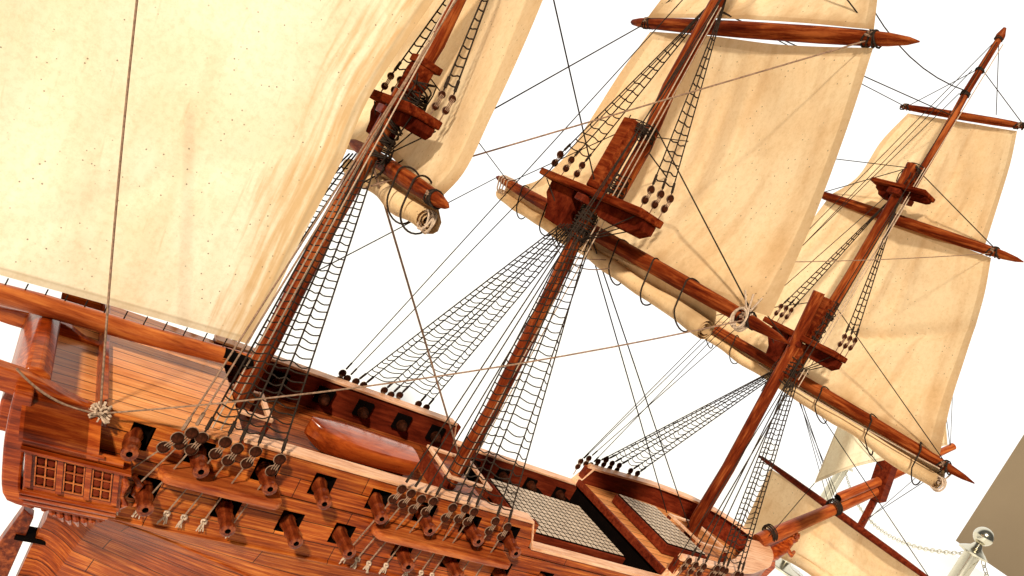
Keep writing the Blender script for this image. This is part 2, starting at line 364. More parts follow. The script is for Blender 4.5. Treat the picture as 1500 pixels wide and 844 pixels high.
# keep exact port edges
keep = set(round(c+s*PW, 4) for c in UP_PORTS+LO_PORTS+[.235, .30] for s in (-1, 1)) | {-.33, .052, .322, -.52, .70}
us = sorted(set(u for u in us if u in keep or min(abs(u-k) for k in keep) > .004) | keep)
zs = sorted({-.006, -.031, 0.0, .006, .012, .018, UPZ-PH, UPZ+PH, LOZ-PH, LOZ+PH, -.044, -.05, -.09, -.10, -.11, -.12, -.135, -.15, -.17, -.19, -.21, -.23, -.25, -.27, -.285, -.297})
zs = [z for i, z in enumerate(zs) if True]
hull = MB(); pocket_list = []
for s in (-1, 1):
    idx = {}
    def vid(i, j):
        if (i, j) not in idx:
            u, z = us[i], zs[j]; idx[i, j] = len(hull.v); hull.v.append((hx(u, z), hy(u, z, s), z))
        return idx[i, j]
    for i in range(len(us)-1):
        for j in range(len(zs)-1):
            um = (us[i]+us[i+1])/2; zm = (zs[j]+zs[j+1])/2
            if zm > ztop(um): continue
            if in_port(um, zm): continue
            hull.f.append((vid(i, j), vid(i+1, j), vid(i+1, j+1), vid(i, j+1))); hull.mi.append(0)
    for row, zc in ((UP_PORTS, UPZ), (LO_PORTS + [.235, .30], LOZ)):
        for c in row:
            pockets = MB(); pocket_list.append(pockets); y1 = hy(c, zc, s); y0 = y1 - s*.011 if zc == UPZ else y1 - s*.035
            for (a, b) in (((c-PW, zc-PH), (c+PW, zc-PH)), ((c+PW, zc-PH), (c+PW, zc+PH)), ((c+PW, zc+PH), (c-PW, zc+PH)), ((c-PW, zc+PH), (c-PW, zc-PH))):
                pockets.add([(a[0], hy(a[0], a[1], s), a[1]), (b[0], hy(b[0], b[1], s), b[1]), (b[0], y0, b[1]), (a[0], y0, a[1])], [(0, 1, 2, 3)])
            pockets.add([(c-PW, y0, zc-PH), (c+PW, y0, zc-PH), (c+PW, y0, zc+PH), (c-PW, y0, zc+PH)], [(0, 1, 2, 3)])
# transom and keel close the shell
def strip(u):
    for j in range(len(zs)-1):
        if zs[j+1] > -.005: continue
        a, b = zs[j], zs[j+1]
        hull.add([(hx(u, a), hy(u, a, -1), a), (hx(u, b), hy(u, b, -1), b), (hx(u, b), hy(u, b, 1), b), (hx(u, a), hy(u, a, 1), a)], [(0, 1, 2, 3)])
strip(-.52)
for i in range(len(us)-1):
    a, b = us[i], us[i+1]; z = zs[0]
    hull.add([(hx(a, z), hy(a, z, -1), z), (hx(b, z), hy(b, z, -1), z), (hx(b, z), hy(b, z, 1), z), (hx(a, z), hy(a, z, 1), z)], [(0, 1, 2, 3)])
hull_o = mk('hull', hull, 'hull', ship, smooth=True, fixn=False)
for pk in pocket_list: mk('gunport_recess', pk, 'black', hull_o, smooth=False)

TH = .012
# inner bulwark skins and end faces
def bulwark(u0, u1, zdeck, s, mat, openings=()):
    mb = MB(); n = max(2, int((u1-u0)/.02))
    U_ = sorted(set([u0+(u1-u0)*i/n for i in range(n+1)]))
    U_ = [u for u in U_ if all(abs(u-(c+k*PW)) > .003 for c in openings for k in (-1, 1))] + [c+k*PW for c in openings for k in (-1, 1)]
    U_ = sorted(U_)
    for a, b in zip(U_, U_[1:]):
        m = (a+b)/2
        if s > 0:
            ya, yb = hy(a, 0, s)-s*TH, hy(b, 0, s)-s*TH
        else:
            ya, yb = hy(a, 0, s)-s*TH, hy(b, 0, s)-s*TH
        za, zb = ztop(max(a+1e-4, u0+1e-4)), ztop(min(b, u1)-1e-4)
        def q(z0a, z0b, z1a, z1b): mb.add([(hx(a, 0), ya, z0a), (hx(b, 0), yb, z0b), (hx(b, 0), yb, z1b), (hx(a, 0), ya, z1a)], [(0, 1, 2, 3)])
        if any(abs(m-c) < PW for c in openings):
            q(zdeck, zdeck, UPZ-PH, UPZ-PH); q(UPZ+PH, UPZ+PH, za, zb)
        else: q(zdeck, zdeck, za, zb)
    # end faces
    for u, sg in ((u0, -1), (u1, 1)):
        z1 = ztop(u0+1e-4 if sg < 0 else u1-1e-4)
        yo, yi = hy(u, 0, s), hy(u, 0, s)-s*TH
        if abs(yo) > .02: mb.add([(hx(u, 0), yo, zdeck), (hx(u, 0), yi, zdeck), (hx(u, 0), yi, z1), (hx(u, 0), yo, z1)], [(0, 1, 2, 3)])
    return mk('bulwark', mb, mat, ship, smooth=False)
far_ports = [-.28, -.225, -.169, -.108, -.044, .016]
for s in (-1, 1):
    bulwark(-.33, .052, -.047, s, 'maroon')
    bulwark(.052, .322, -.075, s, 'maroon')
    bulwark(.322, .694, -.03, s, 'maroon')
# dark gun ports on the inner face of the quarterdeck and waist bulwarks, with the cannon's breech in each
for s in (-1, 1):
    for c in UP_PORTS[2:]:
        y = hy(c, UPZ, s)-s*(TH+.0052)
        inner = MB().box(c-PW, c+PW, y-.002, y+.002, UPZ-PH, UPZ+PH); mk('port_recess', inner, 'black', ship, smooth=False)
    for c in (.105, .165, .225, .29):
        y = hy(c, 0, s)-s*(TH+.0008)
        inner = MB().box(c-PW*.9, c+PW*.9, y-.002, y+.002, -.062, -.042); mk('port_recess', inner, 'black', ship, smooth=False)

def outline_cap(u0, u1, s, wid, thick, name='cap_rail', over=.003, mat='rail', n=None, widen=None):
    mb = MB(); n = n or max(2, int((u1-u0)/.015)); rows = []
    for i in range(n+1):
        u = u0+(u1-u0)*i/n; z = ztop(min(max(u, u0+1e-4), u1-1e-4)); y = hy(u, z, s); x = hx(u, z)
        du = .01; p0 = Vector((hx(max(u0, u-du), z), hy(max(u0, u-du), z, s), 0)); p1 = Vector((hx(min(u1, u+du), z), hy(min(u1, u+du), z, s), 0))
        t = (p1-p0).normalized(); nrm = Vector((t.y, -t.x, 0)) * (1 if s < 0 else -1)
        if nrm.y*s < 0: nrm = -nrm
        w_ = wid + (widen(u) if widen else 0)
        o = Vector((x, y, z)) + nrm*over; i_ = Vector((x, y, z)) - nrm*w_
        if i_.y*s < .0005: i_.y = .0005*s
        rows.append([o, o+Vector((0, 0, thick)), i_+Vector((0, 0, thick)), i_])
    for a, b in zip(rows, rows[1:]):
        mb.add(a+b, [(0, 1, 5, 4), (1, 2, 6, 5), (2, 3, 7, 6), (3, 0, 4, 7)])
    mb.add(rows[0], [(0, 1, 2, 3)]); mb.add(rows[-1], [(3, 2, 1, 0)])
    return mk(name, mb, mat, ship, smooth=False, bevel=.0008)
for s in (-1, 1):
    outline_cap(-.33, .056, s, TH+.004, .0035)
    outline_cap(.057, .318, s, TH+.003, .0035)
    outline_cap(.318, .698, s, TH+.004, .004, widen=lambda u: .03*max(0, min(1, (u-.42)/.18)) if s < 0 else .006*max(0, min(1, (u-.45)/.2)))

# decks
def deck(u0, u1, z, name='deck', mat='deck', thick=.004, inset=.0):
    mb = MB(); n = max(2, int((u1-u0)/.03)); vs = []
    for i in range(n+1):
        u = u0+(u1-u0)*i/n; x = hx(u, z)
        a, b = hy(u, 0, -1)+.001+inset, hy(u, 0, 1)-.001-inset
        vs += [(x, a, z), (x, b, z), (x, a, z-thick), (x, b, z-thick)]
    fs = []
    for i in range(n):
        k = i*4; fs += [(k, k+4, k+5, k+1), (k+2, k+3, k+7, k+6), (k, k+2, k+6, k+4), (k+1, k+5, k+7, k+3)]
    fs += [(0, 1, 3, 2), (n*4, n*4+2, n*4+3, n*4+1)]
    return mk(name, mb.add(vs, fs), mat, ship, smooth=False)
deck(-.4665, -.325, -.004, 'poop_deck', thick=.006)
deck(-.335, .056, -.045, 'quarterdeck', mat='deck_shaded')
deck(.052, .33, -.070, 'main_deck', mat='deck_shaded')
deck(.3225, .69, -.022, 'forecastle_deck', thick=.006)
mk('deck_edge_moulding', MB().box(-.459, -.4535, -.1285, .1285, -.012, .0015), 'carved', ship, bevel=.001)
mk('deck_bulkhead', MB().box(-.338, -.332, -.1175, .1175, -.046, -.0085), 'maroon', ship, smooth=False)
mk('waist_bulkhead', MB().box(.046, .052, -.1175, .1175, -.072, -.050), 'maroon', ship, smooth=False)
mk('forecastle_beam', MB().box(.3160, .3225, -.118, .118, -.030, -.018), 'maroon', ship, bevel=.001)
mk('forecastle_bulkhead', MB().box(.322, .326, -.118, .118, -.072, -.029), 'black', ship, smooth=False)  # painted black for the shadow in the gap before the forecastle

# gratings
def grating(x0, x1, y0, y1, z, h, step):
    mb = MB(); mb.box(x0, x1, y0, y1, z-h, z-.0012)
    fr = mk('hatch_coaming', mb, 'maroon', ship, bevel=.001)
    dk = MB().box(x0+.003, x1-.003, y0+.003, y1-.003, z-.0012, z+.0006)
    mk('hatch_recess', dk, 'black', fr, smooth=False)
    g = MB(); nx = int((x1-x0)/step); ny = int((y1-y0)/step); gp = step*.24
    sx, sy = (x1-x0-.004)/nx, (y1-y0-.004)/ny
    for i in range(nx):
        for j in range(ny):
            a, b = x0+.002+i*sx, y0+.002+j*sy
            g.box(a+gp/2, a+sx-gp/2, b+gp/2, b+sy-gp/2, z+.0008, z+.0012)
    mk('grating', g, 'grate', fr, smooth=False)
grating(.106, .300, -.066, .070, -.044, .018, .0112)
grating(.362, .462, -.068, .072, -.004, .017, .0118)

# railings round the mast feet, square frames of pale wood on posts
def mast_frame(x, z0, z1, hx_, hy_):
    mb = MB(); t = .006
    mb.box(x-hx_, x-hx_+t, -hy_, hy_, z1-t*.7, z1); mb.box(x+hx_-t, x+hx_, -hy_, hy_, z1-t*.7, z1)
    mb.box(x-hx_+t, x+hx_-t, -hy_, -hy_+t, z1-t*.7, z1-.0005); mb.box(x-hx_+t, x+hx_-t, hy_-t, hy_, z1-t*.7, z1-.0005)
    f = mk('pin_rail', mb, 'rail', ship, bevel=.0006)
    for a in (-1, 1):
        for b in (-1, 1):
            cx_, cy_ = x+a*(hx_-t/2), b*(hy_-t/2); mk('rail_post', MB().box(cx_-.0025, cx_+.0025, cy_-.0025, cy_+.0025, z0, z1-t*.7), 'maroon', f)
    mk('rail_panel', MB().box(x-hx_+.001, x-hx_+.003, -hy_+.006, hy_-.006, z0, z1-.010), 'maroon', f)
mast_frame(-.305, -.045, -.012, .030, .034)
mast_frame(0, -.045, -.012, .036, .040)
mast_frame(.505, -.022, .004, .040, .042)

# ---------------------------------------------------------------- stern
tr = MB()
prof = [(-.520, -.055), (-.526, -.030), (-.526, -.006), (-.520, .006), (-.510, .008), (-.500, .002), (-.498, -.012), (-.503, -.055)]
tr.prism(prof, (-.118, .045), 1)
mk('taffrail', tr, 'carved', ship, bevel=.002)
cs = MB(); cs.box(-.500, -.452, -.117, .117, -.034, -.028); mk('stern_floor', cs, 'deck', ship, label='orange varnished floor of the open box at the stern')
mk('stern_bulkhead', MB().box(-.4535, -.4515, -.117, .117, -.040, -.012), 'carved', ship, smooth=False)
# swept side rails that rise past the stern
def horn(yc, pts, th):
    mb = MB(); top = spline([Vector((a, 0, b)) for a, b, c in pts], 24); bot = spline([Vector((a, 0, b-c)) for a, b, c in pts], 24)
    mb.prism([(p.x, p.z) for p in top] + [(p.x, p.z) for p in bot[::-1]], (yc-th/2, yc+th/2), 1)
    return mk('stern_rail', mb, 'carved', ship, smooth=False, bevel=.0015)
n1 = [P(-60, 512, 'y', -.125), P(0, 532, 'y', -.125), P(55, 552, 'y', -.125), P(100, 578, 'y', -.125), P(158, 606, 'y', -.125)]
n1b = [P(-60, 545, 'y', -.125), P(0, 568, 'y', -.125), P(45, 585, 'y', -.125), P(95, 600, 'y', -.125), P(158, 625, 'y', -.125)]
mb = MB(); a_ = spline(n1, 20); b_ = spline(n1b, 20)
mb.prism([(p.x, p.z) for p in a_] + [(p.x, p.z) for p in b_[::-1]], (-.131, -.117), 1); mk('stern_rail', mb, 'carved', ship, smooth=False, bevel=.0012)
f1 = [P(-60, 425, 'y', .06), P(0, 447, 'y', .06), P(55, 458, 'y', .06), P(98, 474, 'y', .06), P(125, 494, 'y', .06), P(168, 512, 'y', .06)]
f1b = [P(-60, 440, 'y', .06), P(0, 468, 'y', .06), P(50, 485, 'y', .06), P(90, 510, 'y', .06), P(125, 525, 'y', .06), P(164, 533, 'y', .06)]
mb = MB(); a_ = spline(f1, 20); b_ = spline(f1b, 20)
mb.prism([(p.x, p.z) for p in a_] + [(p.x, p.z) for p in b_[::-1]], (.054, .066), 1); mk('stern_rail', mb, 'carved', ship, smooth=False, bevel=.0012)
# stern side moulding down the quarter
sm = MB()
edge = [P(22, 568, 'y', -.14), P(12, 610, 'y', -.14), P(5, 660, 'y', -.14), P(6, 722, 'y', -.14), P(38, 738, 'y', -.14)]
inn = [P(50, 575, 'y', -.14), P(44, 610, 'y', -.14), P(36, 660, 'y', -.14), P(32, 715, 'y', -.14), P(52, 742, 'y', -.14)]
a_ = spline(edge, 16); b_ = spline(inn, 16)
sm.prism([(p.x, p.z) for p in a_] + [(p.x, p.z) for p in b_[::-1]], (-.146, -.120), 1)
mk('stern_moulding', sm, 'carved', ship, smooth=False, bevel=.002)

# quarter gallery
QY = -.158
def Q(px, py): p = P(px, py, 'y', QY); return (p.x, p.z)
qroof = MB()
rp = [P(44, 594, 'y', -.14), P(150, 634, 'y', -.14)]
rows = []
for k in range(9):
    a = k/8*pi*.55
    rows.append([Vector((x, -.128-.030*sin(a), -.008-.031*(1-cos(a))/(1-cos(pi*.55)))) for x in (-.500, -.452, -.443)])
for r_ in rows: r_[2].y += .003
qroof.grid(rows, uv=False)
qroof.prism([(-.132, -.010)] + [(r_[1].y, r_[1].z) for r_ in rows] + [(-.132, -.040)], (-.503, -.4425), 0)
qg_body = MB(); qg_body.box(-.498, -.421, -.154, -.130, -.084, -.045)
qg = mk('quarter_gallery', qg_body, 'carved', ship, bevel=.001)
mk('gallery_roof', qroof, 'carved', qg, fixn=True)
# mouldings: rounded long beads above and below the lights
def bead(x0, x1, y, z, r, sx=.0):
    mb = MB(); mb.tube([(x0, y, z), (x0*.7+x1*.3, y, z), (x1, y+sx, z)], r, 10); return mb
m1 = MB(); m1.tube([(-.500, -.152, -.0385), (-.422, -.152, -.0385)], .0044, 10); m1.box(-.501, -.415, -.160, -.132, -.0450, -.0430)
m1.tube([(-.500, -.157, -.0350), (-.438, -.157, -.0350)], .0016, 8)
mk('gallery_cornice', m1, 'carved', qg)
m2 = MB(); m2.tube([(-.500, -.152, -.0862), (-.424, -.152, -.0862)], .0036, 10); m2.tube([(-.497, -.148, -.0925), (-.430, -.148, -.0925)], .0036, 10); m2.box(-.495, -.432, -.148, -.125, -.098, -.094)
m2.tube([(-.500, -.157, -.0815), (-.424, -.157, -.0815)], .0014, 8)
mk('gallery_sill', m2, 'carved', qg)
m3 = MB()
for k in range(8):
    t = k/7; x = -.483+.045*t; zb = -.097-.018*sin(pi*(.15+.7*t))
    m3.tube([(x, -.140, -.0975), (x+.002, -.141, (zb-.0975)/2), (x+.004, -.136, zb)], [.0030, .0034, .0012], 8)
mk('gallery_shell_ornament', m3, 'carved', qg)
for (x0, x1) in ((-.4900, -.4740), (-.4680, -.4520), (-.4460, -.4300)):
    fr = MB(); zc0, zc1 = -.0735, -.0475; y = -.1545
    fr.box(x0, x0+.0010, y-.0022, y, zc0, zc1); fr.box(x1-.0010, x1, y-.0022, y, zc0, zc1)
    for i in (1,): xm = x0+(x1-x0)*i/2; fr.box(xm-.0006, xm+.0006, y-.0018, y, zc0, zc1)
    for j in range(4): zm = zc0+(zc1-zc0)*j/3; fr.box(x0+.001, x1-.001, y-.0016, y, zm-.0005, zm+.0005)
    wn = mk('gallery_window', fr, 'spar', qg)
    pn = MB().box(x0, x1, y-.0003, y+.0004, zc0, zc1)
    for i in range(2):
        for j in range(3):
            cx_ = x0+(x1-x0)*(i+.5)/2; cz_ = zc0+(zc1-zc0)*(j+.5)/3; pn.cur = 1; pn.ball((cx_, y-.0002, cz_), .0036, 10, (1, .25, 1)); pn.cur = 0
    # the lights stay inside the window mesh
    mw = wn.data; bmm = bmesh.new(); bmm.from_mesh(mw); bmm.free()
    p_o = mk('gallery_light', pn, ['black', 'maroon'], qg, smooth=True)
pil = MB()
for x in (-.4945, -.4710, -.4490, -.4265): mk('gallery_pillar', MB().box(x-.0024, x+.0024, -.1572, -.152, -.0765, -.0452), 'carved', qg, bevel=.0005)
pil.tube([(-.421, -.152, -.048), (-.418, -.153, -.056), (-.421, -.152, -.068), (-.417, -.150, -.076), (-.424, -.148, -.084)], [.002, .0034, .002, .0034, .002], 8)
pil.tube([(-.412, -.142, -.052), (-.406, -.142, -.060), (-.410, -.142, -.070), (-.402, -.140, -.076), (-.410, -.139, -.084)], [.002, .004, .003, .004, .001], 8)
mk('gallery_scroll', pil, 'carved', qg)

# the whole gallery rakes with the stern: its foot stands further forward than its roof
for o_ in [qg] + [c_ for c_ in bpy.data.objects if c_.parent == qg]:
    for v_ in o_.data.vertices: v_.co.x -= .34*(v_.co.z+.045)
# rudder and its irons
rd = MB(); r1 = [P(42, 742, 'y', 0), P(58, 762, 'y', 0), P(38, 800, 'y', 0), P(5, 870, 'y', 0)]
rd_poly = [(p.x, p.z) for p in [P(36, 740, 'y', 0), P(50, 753, 'y', 0), P(10, 844, 'y', 0), P(-15, 900, 'y', 0), P(-95, 900, 'y', 0), P(-4, 795, 'y', 0)]]
rd.prism(rd_poly, (-.007, .007), 1)
rud = mk('rudder', rd, 'gun', ship, smooth=False, bevel=.001)
ri = MB()
for z in (-.222, -.285): mk('rudder_iron', MB().box(-.450, -.418, -.0105, .0105, z-.003, z+.0015), 'black', rud, smooth=False)
# wales: long rubbing strakes along the side
def wale(z0, u0, u1, r, slope=0):
    mb = MB(); n = 40; pts = []
    for i in range(n+1):
        u = u0+(u1-u0)*i/n; z = z0+slope*i/n; pts.append((hx(u, z), hy(u, z, -1), z))
    mb.tube(pts, r, 8)
    return mk('wale', mb, 'hull', ship)
wale(-.1005, -.44, .6, .0022)
wale(-.0415, -.42, .60, .0010)
# plank step where the run of the hull sweeps in
wale(-.112, -.45, .2, .0016, -.10)

# ---------------------------------------------------------------- cannons
def cannon_mesh():
    mb = MB(); prof = [(-.004, .0090), (.004, .0088), (.007, .0094), (.009, .0094), (.011, .0084), (.022, .0076), (.024, .0084), (.026, .0084), (.028, .0072), (.036, .0066), (.038, .0078), (.041, .0082), (.0440, .0078), (.0450, .0060), (.0450, .0030)]
    n = 18; vs = []; fs = []
    for d, r in prof:
        for k in range(n): a = 2*pi*k/n; vs.append((r*cos(a), -d, r*sin(a)))
    for i in range(len(prof)-1):
        for k in range(n): k2 = (k+1) % n; fs.append((i*n+k, i*n+k2, (i+1)*n+k2, (i+1)*n+k))
    mb.add(vs, fs); o = len(prof)
    mb.cur = 1
    vs = []; 
    for d in (.0450, .030):
        for k in range(n): a = 2*pi*k/n; vs.append((.0030*cos(a), -d, .0030*sin(a)))
    mb.add(vs, [(k, (k+1) % n, (k+1) % n+n, k+n) for k in range(n)] + [tuple(range(n, 2*n))])
    mb.cur = 0
    return mb
can0 = None
def cannon(x, z, s, tilt, yaw=0):
    global can0
    if can0 is None:
        can0 = mk('cannon', cannon_mesh(), ['gun', 'black'], ship, fixn=False); o = can0
    else:
        o = can0.copy(); C.objects.link(o); o.parent = ship
    y = hy(x, z, s) - s*.012
    o.location = (x, y, z-ROOTZ); o.scale = (.9, .9, .9); o.rotation_euler = (tilt, 0, (yaw if s < 0 else pi+yaw))
    o['group'] = 'cannons run out through the gun ports'
    return o
for i, c in enumerate(UP_PORTS): cannon(c, UPZ-.003, -1, radians(2+random.uniform(-3, 3)), radians(-6 if i == 0 else random.uniform(-4, 4)))
for i, c in enumerate(LO_PORTS): cannon(c, LOZ-.003, -1, radians(2+random.uniform(-3, 3)), radians(random.uniform(-5, 5)))
for i, c in enumerate((.235, .30)): cannon(c, LOZ-.003, -1, radians(2), 0)
for i, c in enumerate(UP_PORTS[2:]):
    o = cannon(c, UPZ-.003, 1, 0, 0); o.location.y = .150; 
for c in UP_PORTS[2:]:                                    # breeches poking inboard on the far side
    mb = MB(); mb.ball((c, .106, UPZ-.003), .0066, 12, (1, 1.3, 1)); mb.ball((c, .0975, UPZ-.003), .0030, 8)
    mb.tube([(c, .108, UPZ-.003), (c, .119, UPZ-.003)], .0078, 12); mk('cannon_breech', mb, 'eye', ship)
for c in (.105, .165, .225, .29):
    mb = MB(); mb.ball((c, .106, -.052), .0066, 12, (1, 1.4, 1)); mb.ball((c, .0965, -.052), .003, 8); mb.tube([(c, .108, -.052), (c, .119, -.052)], .0075, 12); mk('cannon_breech', mb, 'eye', ship)

# ---------------------------------------------------------------- masts, tops, yards
def mast(pts, rs, n=20, mat='mast', label=None):
    mb = MB(); mb.tube(pts, rs, n); return mk('mast', mb, mat, ship, label=label)
def Y0(*L): return [P(x, y, 'y', 0) for x, y in L]
m_miz = mast([Vector((-.311, 0, -.046))] + Y0((396, 500), (476, 340), (545, 218), (590, 135)), [.0112, .0108, .0105, .0100, .0095])
t_miz = mast(Y0((578, 168), (614, 107), (641, 64), (671, 0), (770, -190)), [.0088, .0086, .0083, .0080, .005])
m_main = mast([Vector((-.002, 0, -.046))] + Y0((721, 600), (801, 440), (848, 342), (922, 192)), [.0104, .0100, .0095, .0092, .0092])
t_main = mast(Y0((893, 305), (945, 213), (981, 128), (1052, 0), (1180, -235)), [.0105, .0102, .0098, .0093, .006])
m_fore = mast([Vector((.492, 0, -.022))] + Y0((1023, 758), (1066, 687), (1131, 566), (1158, 518), (1200, 428)), [.0115, .0113, .0108, .0102, .0100, .0095])
t_fore = mast(Y0((1185, 505), (1215, 453), (1244, 407), (1302, 307), (1336, 240)), [.0092, .0090, .0087, .0080, .0076])
g_fore = mast(Y0((1330, 285), (1379, 203), (1418, 131), (1462, 60), (1463.5, 57), (1466, 52), (1472, 41)), [.0066, .0062, .0058, .0050, .0068, .0068, .0024])
def cheeks(parent, x, z0, z1, w, l):
    mk('mast_cheek', MB().box(x-l, x+l, -w, w, z0, z1), 'topwood', parent, bevel=.0015)
def band(parent, x, z, r, n=5):
    mb = MB()
    for k in range(n):
        mb.tube([(x+(r+.0008)*cos(a), (r+.0008)*sin(a), z+k*.0022+.001*sin(a*2+k)) for a in [2*pi*i/16 for i in range(17)]], .0011, 6)
    return mk('rope_lashing', mb, 'rope', parent)
def top(parent, x, z, half, l0, l1, th=.011, wings=True, wz=.045, near=None):
    p = mk('top_platform', MB().box(x-l0, x+l1, -(near or half), half, z+th*.15, z+th), 'topwood', parent, bevel=.0015)
    if wings:
        # curved brackets: the near one is a shallow wing out to the rim, the far one runs down to the mast
        for s, pl in ((-1, [(.97, 0), (.97, -.24), (.84, -.40), (.30, -.38), (.14, -.18), (.14, 0)]), (1, [(.84, 0), (.82, -.36), (.66, -.66), (.60, -1.0), (.22, -1.05), (.26, -.4), (.34, 0)])):
            mk('platform_bracket', MB().prism([(s*(near or half if s < 0 else half)*a, z+th*.12+wz*b) for a, b in pl], (x-l0*.4, x+l1*.8), 0), 'topwood_dark', p, smooth=False, bevel=.001)
        mk('trestle_beam', MB().box(x-l0, x+l1+.012, -.011, .011, z-.010, z-.0008), 'maroon', p, bevel=.001)
    return p
top(m_miz, -.300, .347, .088, .026, .016, wz=.036, near=.072)
top(m_main, -.025, .380, .119, .022, .018, wz=.050)
top(m_fore, .482, .366, .076, .026, .012, wz=.048)
top(t_fore, .492, .655, .050, .018, .018, th=.008, wz=.016)
cheeks(m_miz, -.306, .37, .402, .0115, .011)
cheeks(m_main, -.031, .392, .490, .0112, .0105)
cheeks(m_fore, .475, .378, .448, .0125, .011)
cheeks(m_fore, .480, .305, .365, .0145, .013)
cheeks(t_fore, .489, .663, .698, .0088, .0085)
mk('mast_cap', MB().box(-.319, -.288, -.012, .012, .402, .410), 'topwood', m_miz, bevel=.001)
band(m_main, -.008, .482, .0105, 6); band(m_fore, .488, .440, .0098, 5); band(t_fore, .498, .693, .0082, 4)
band(g_fore, .5035, .838, .0058, 3); band(g_fore, .5035, .882, .0054, 2); band(g_fore, .503, .938, .0050, 2)
band(m_main, -.022, .335, .0096, 4); band(m_miz, -.305, .310, .0106, 4); band(m_fore, .481, .31, .0110, 4)

def tangle(parent, x, z0, z1, r, n, mat='rope', sq=0.0):
    mb = MB()
    for k in range(n):
        z = random.uniform(z0, z1); t1 = random.uniform(-.007, .007); t2 = random.uniform(0, 6.3); rr = r+random.uniform(.0008, .003)
        mb.tube([(x+rr*cos(a), rr*sin(a), z+t1*sin(a+t2)) for a in [2*pi*i/16 for i in range(17)]], random.uniform(.0007, .0012), 5)
    for k in range(n):
        a = random.uniform(0, 6.3); z = random.uniform(z0, z1); rr = r+.003
        mb.tube([(x+rr*cos(a), rr*sin(a), z), (x+(rr+.002)*cos(a+.2), (rr+.002)*sin(a+.2), z-.010), (x+rr*cos(a+.1), rr*sin(a+.1), z-.020-.01*random.random())], .0008, 5)
    return mk('rope_lashing', mb, mat, parent)
tangle(m_main, -.022, .325, .372, .0105, 16); tangle(m_miz, -.305, .285, .335, .0112, 14); tangle(m_fore, .480, .290, .340, .0165, 10)
tangle(m_main, -.012, .392, .425, .0155, 10); tangle(m_fore, .486, .380, .440, .0145, 10); tangle(m_miz, -.300, .362, .395, .0145, 9)
tangle(m_main, -.016, .478, .496, .0185, 7); tangle(t_fore, .494, .69, .70, .0125, 4)

def yard(x, yn, yf, zn, zf, r, parent=ship, mat='yard', tip=.30):
    """from the far end yf to the near end yn"""
    a, b = Vector((x, yf, zf)), Vector((x, yn, zn)); mb = MB()
    prof = [(0, .12), (.012, .42), (.05, .66), (.12, .80), (.25, .93), (.5, 1.0), (.75, .93), (.86, .82), (.93, .66), (.975, .40), (1, .08)]
    mb.tube([a.lerp(b, t) for t, _ in prof], [r*k for _, k in prof], 18)
    return mk('yard', mb, mat, ship)
Y_main = yard(.020, -.330, .348, .335, .357, .0100)
Y_maint = yard(.022, -.276, .216, .652, .656, .0102)
Y_fore = yard(.520, -.311, .310, .306, .318, .0100)
Y_foret = yard(.520, -.211, .195, .610, .625, .0090)
Y_foreg = yard(.520, -.115, .112, .808, .812, .0066)
Y_miz = yard(-.282, -.172, .172, .289, .292, .0096)
# upper yards out of the picture that carry the cut-off sails
Y_maing = yard(.010, -.170, .170, .885, .885, .010)
Y_mizt = yard(-.285, -.150, .150, .62, .62, .010)

# boom and gaff of the driver
bm_ = MB(); bp = [P(-220, 372, 'y', -.0), P(-80, 411, 'y', 0), P(60, 446, 'y', 0), P(200, 487, 'y', 0), P(330, 521, 'y', 0), P(376, 532, 'y', 0)]
bm_.tube(bp, [.0095, .0100, .0105, .0100, .0090, .0080], 16); boom = mk('boom', bm_, 'spar', ship)
b2 = MB(); jx = P(322, 517, 'y', 0); b2.tube([P(326, 519, 'y', -.001), P(382, 536, 'y', -.001)], .0082, 14); mk('boom_jaw', b2, 'black', boom)  # black paints in the shadow where the boom meets the mast
ga = MB(); ga.tube([(-.315, 0, .60), (-.60, 0, .78), (-.86, 0, .93)], [.009, .008, .005], 12); mk('gaff', ga, 'spar', ship)

# bowsprit, jib-boom, cap and martingale
bs = MB(); bs.tube([P(1111, 793.5, 'y', 0), P(1118, 790, 'y', 0), P(1225, 744, 'y', 0), P(1287, 717, 'y', 0), P(1292, 715, 'y', 0)], [.0140, .0140, .0112, .0092, .0088], 18); bow = mk('bowsprit', bs, 'sprit', ship)
jb = MB(); jb.tube([P(1228, 729.5, 'y', 0), P(1231, 728, 'y', 0), P(1295, 702, 'y', 0), P(1390, 657, 'y', 0), P(1396, 654, 'y', 0)], [.0080, .0092, .0086, .0070, .0074], 16)
jib_b = mk('jib_boom', jb, 'sprit', ship)
e = MB(); c = P(1227.5, 729.7, 'y', 0); d = (P(1295, 702, 'y', 0)-c).normalized(); e.tube([c-d*.0004, c+d*.0006], .0072, 16); mk('boom_end', e, 'black', jib_b)
cp = MB(); c0 = P(1302, 674, 'y', 0); c1 = P(1283, 730, 'y', 0); cp.bar(c0, c1, .032, .022, up=d); capo = mk('bowsprit_cap', cp, 'maroon', bow, bevel=.001)
cp = MB(); cp.bar(P(1290, 715, 'y', 0), P(1260, 772, 'y', 0), .012, .009, up=d); mk('martingale', cp, 'maroon', bow, bevel=.001)
SPX = .832
sy = MB(); A0, A1 = P(1112, 668, 'x', SPX), P(1372, 857, 'x', SPX); prof = [(0, .25), (.03, .6), (.2, .85), (.5, 1), (.8, .85), (.95, .6), (1, .2)]
sy.tube([A0.lerp(A1, t) for t, _ in prof], [.0075*k for _, k in prof], 14); Y_sprit = mk('yard', sy, 'maroon', ship)
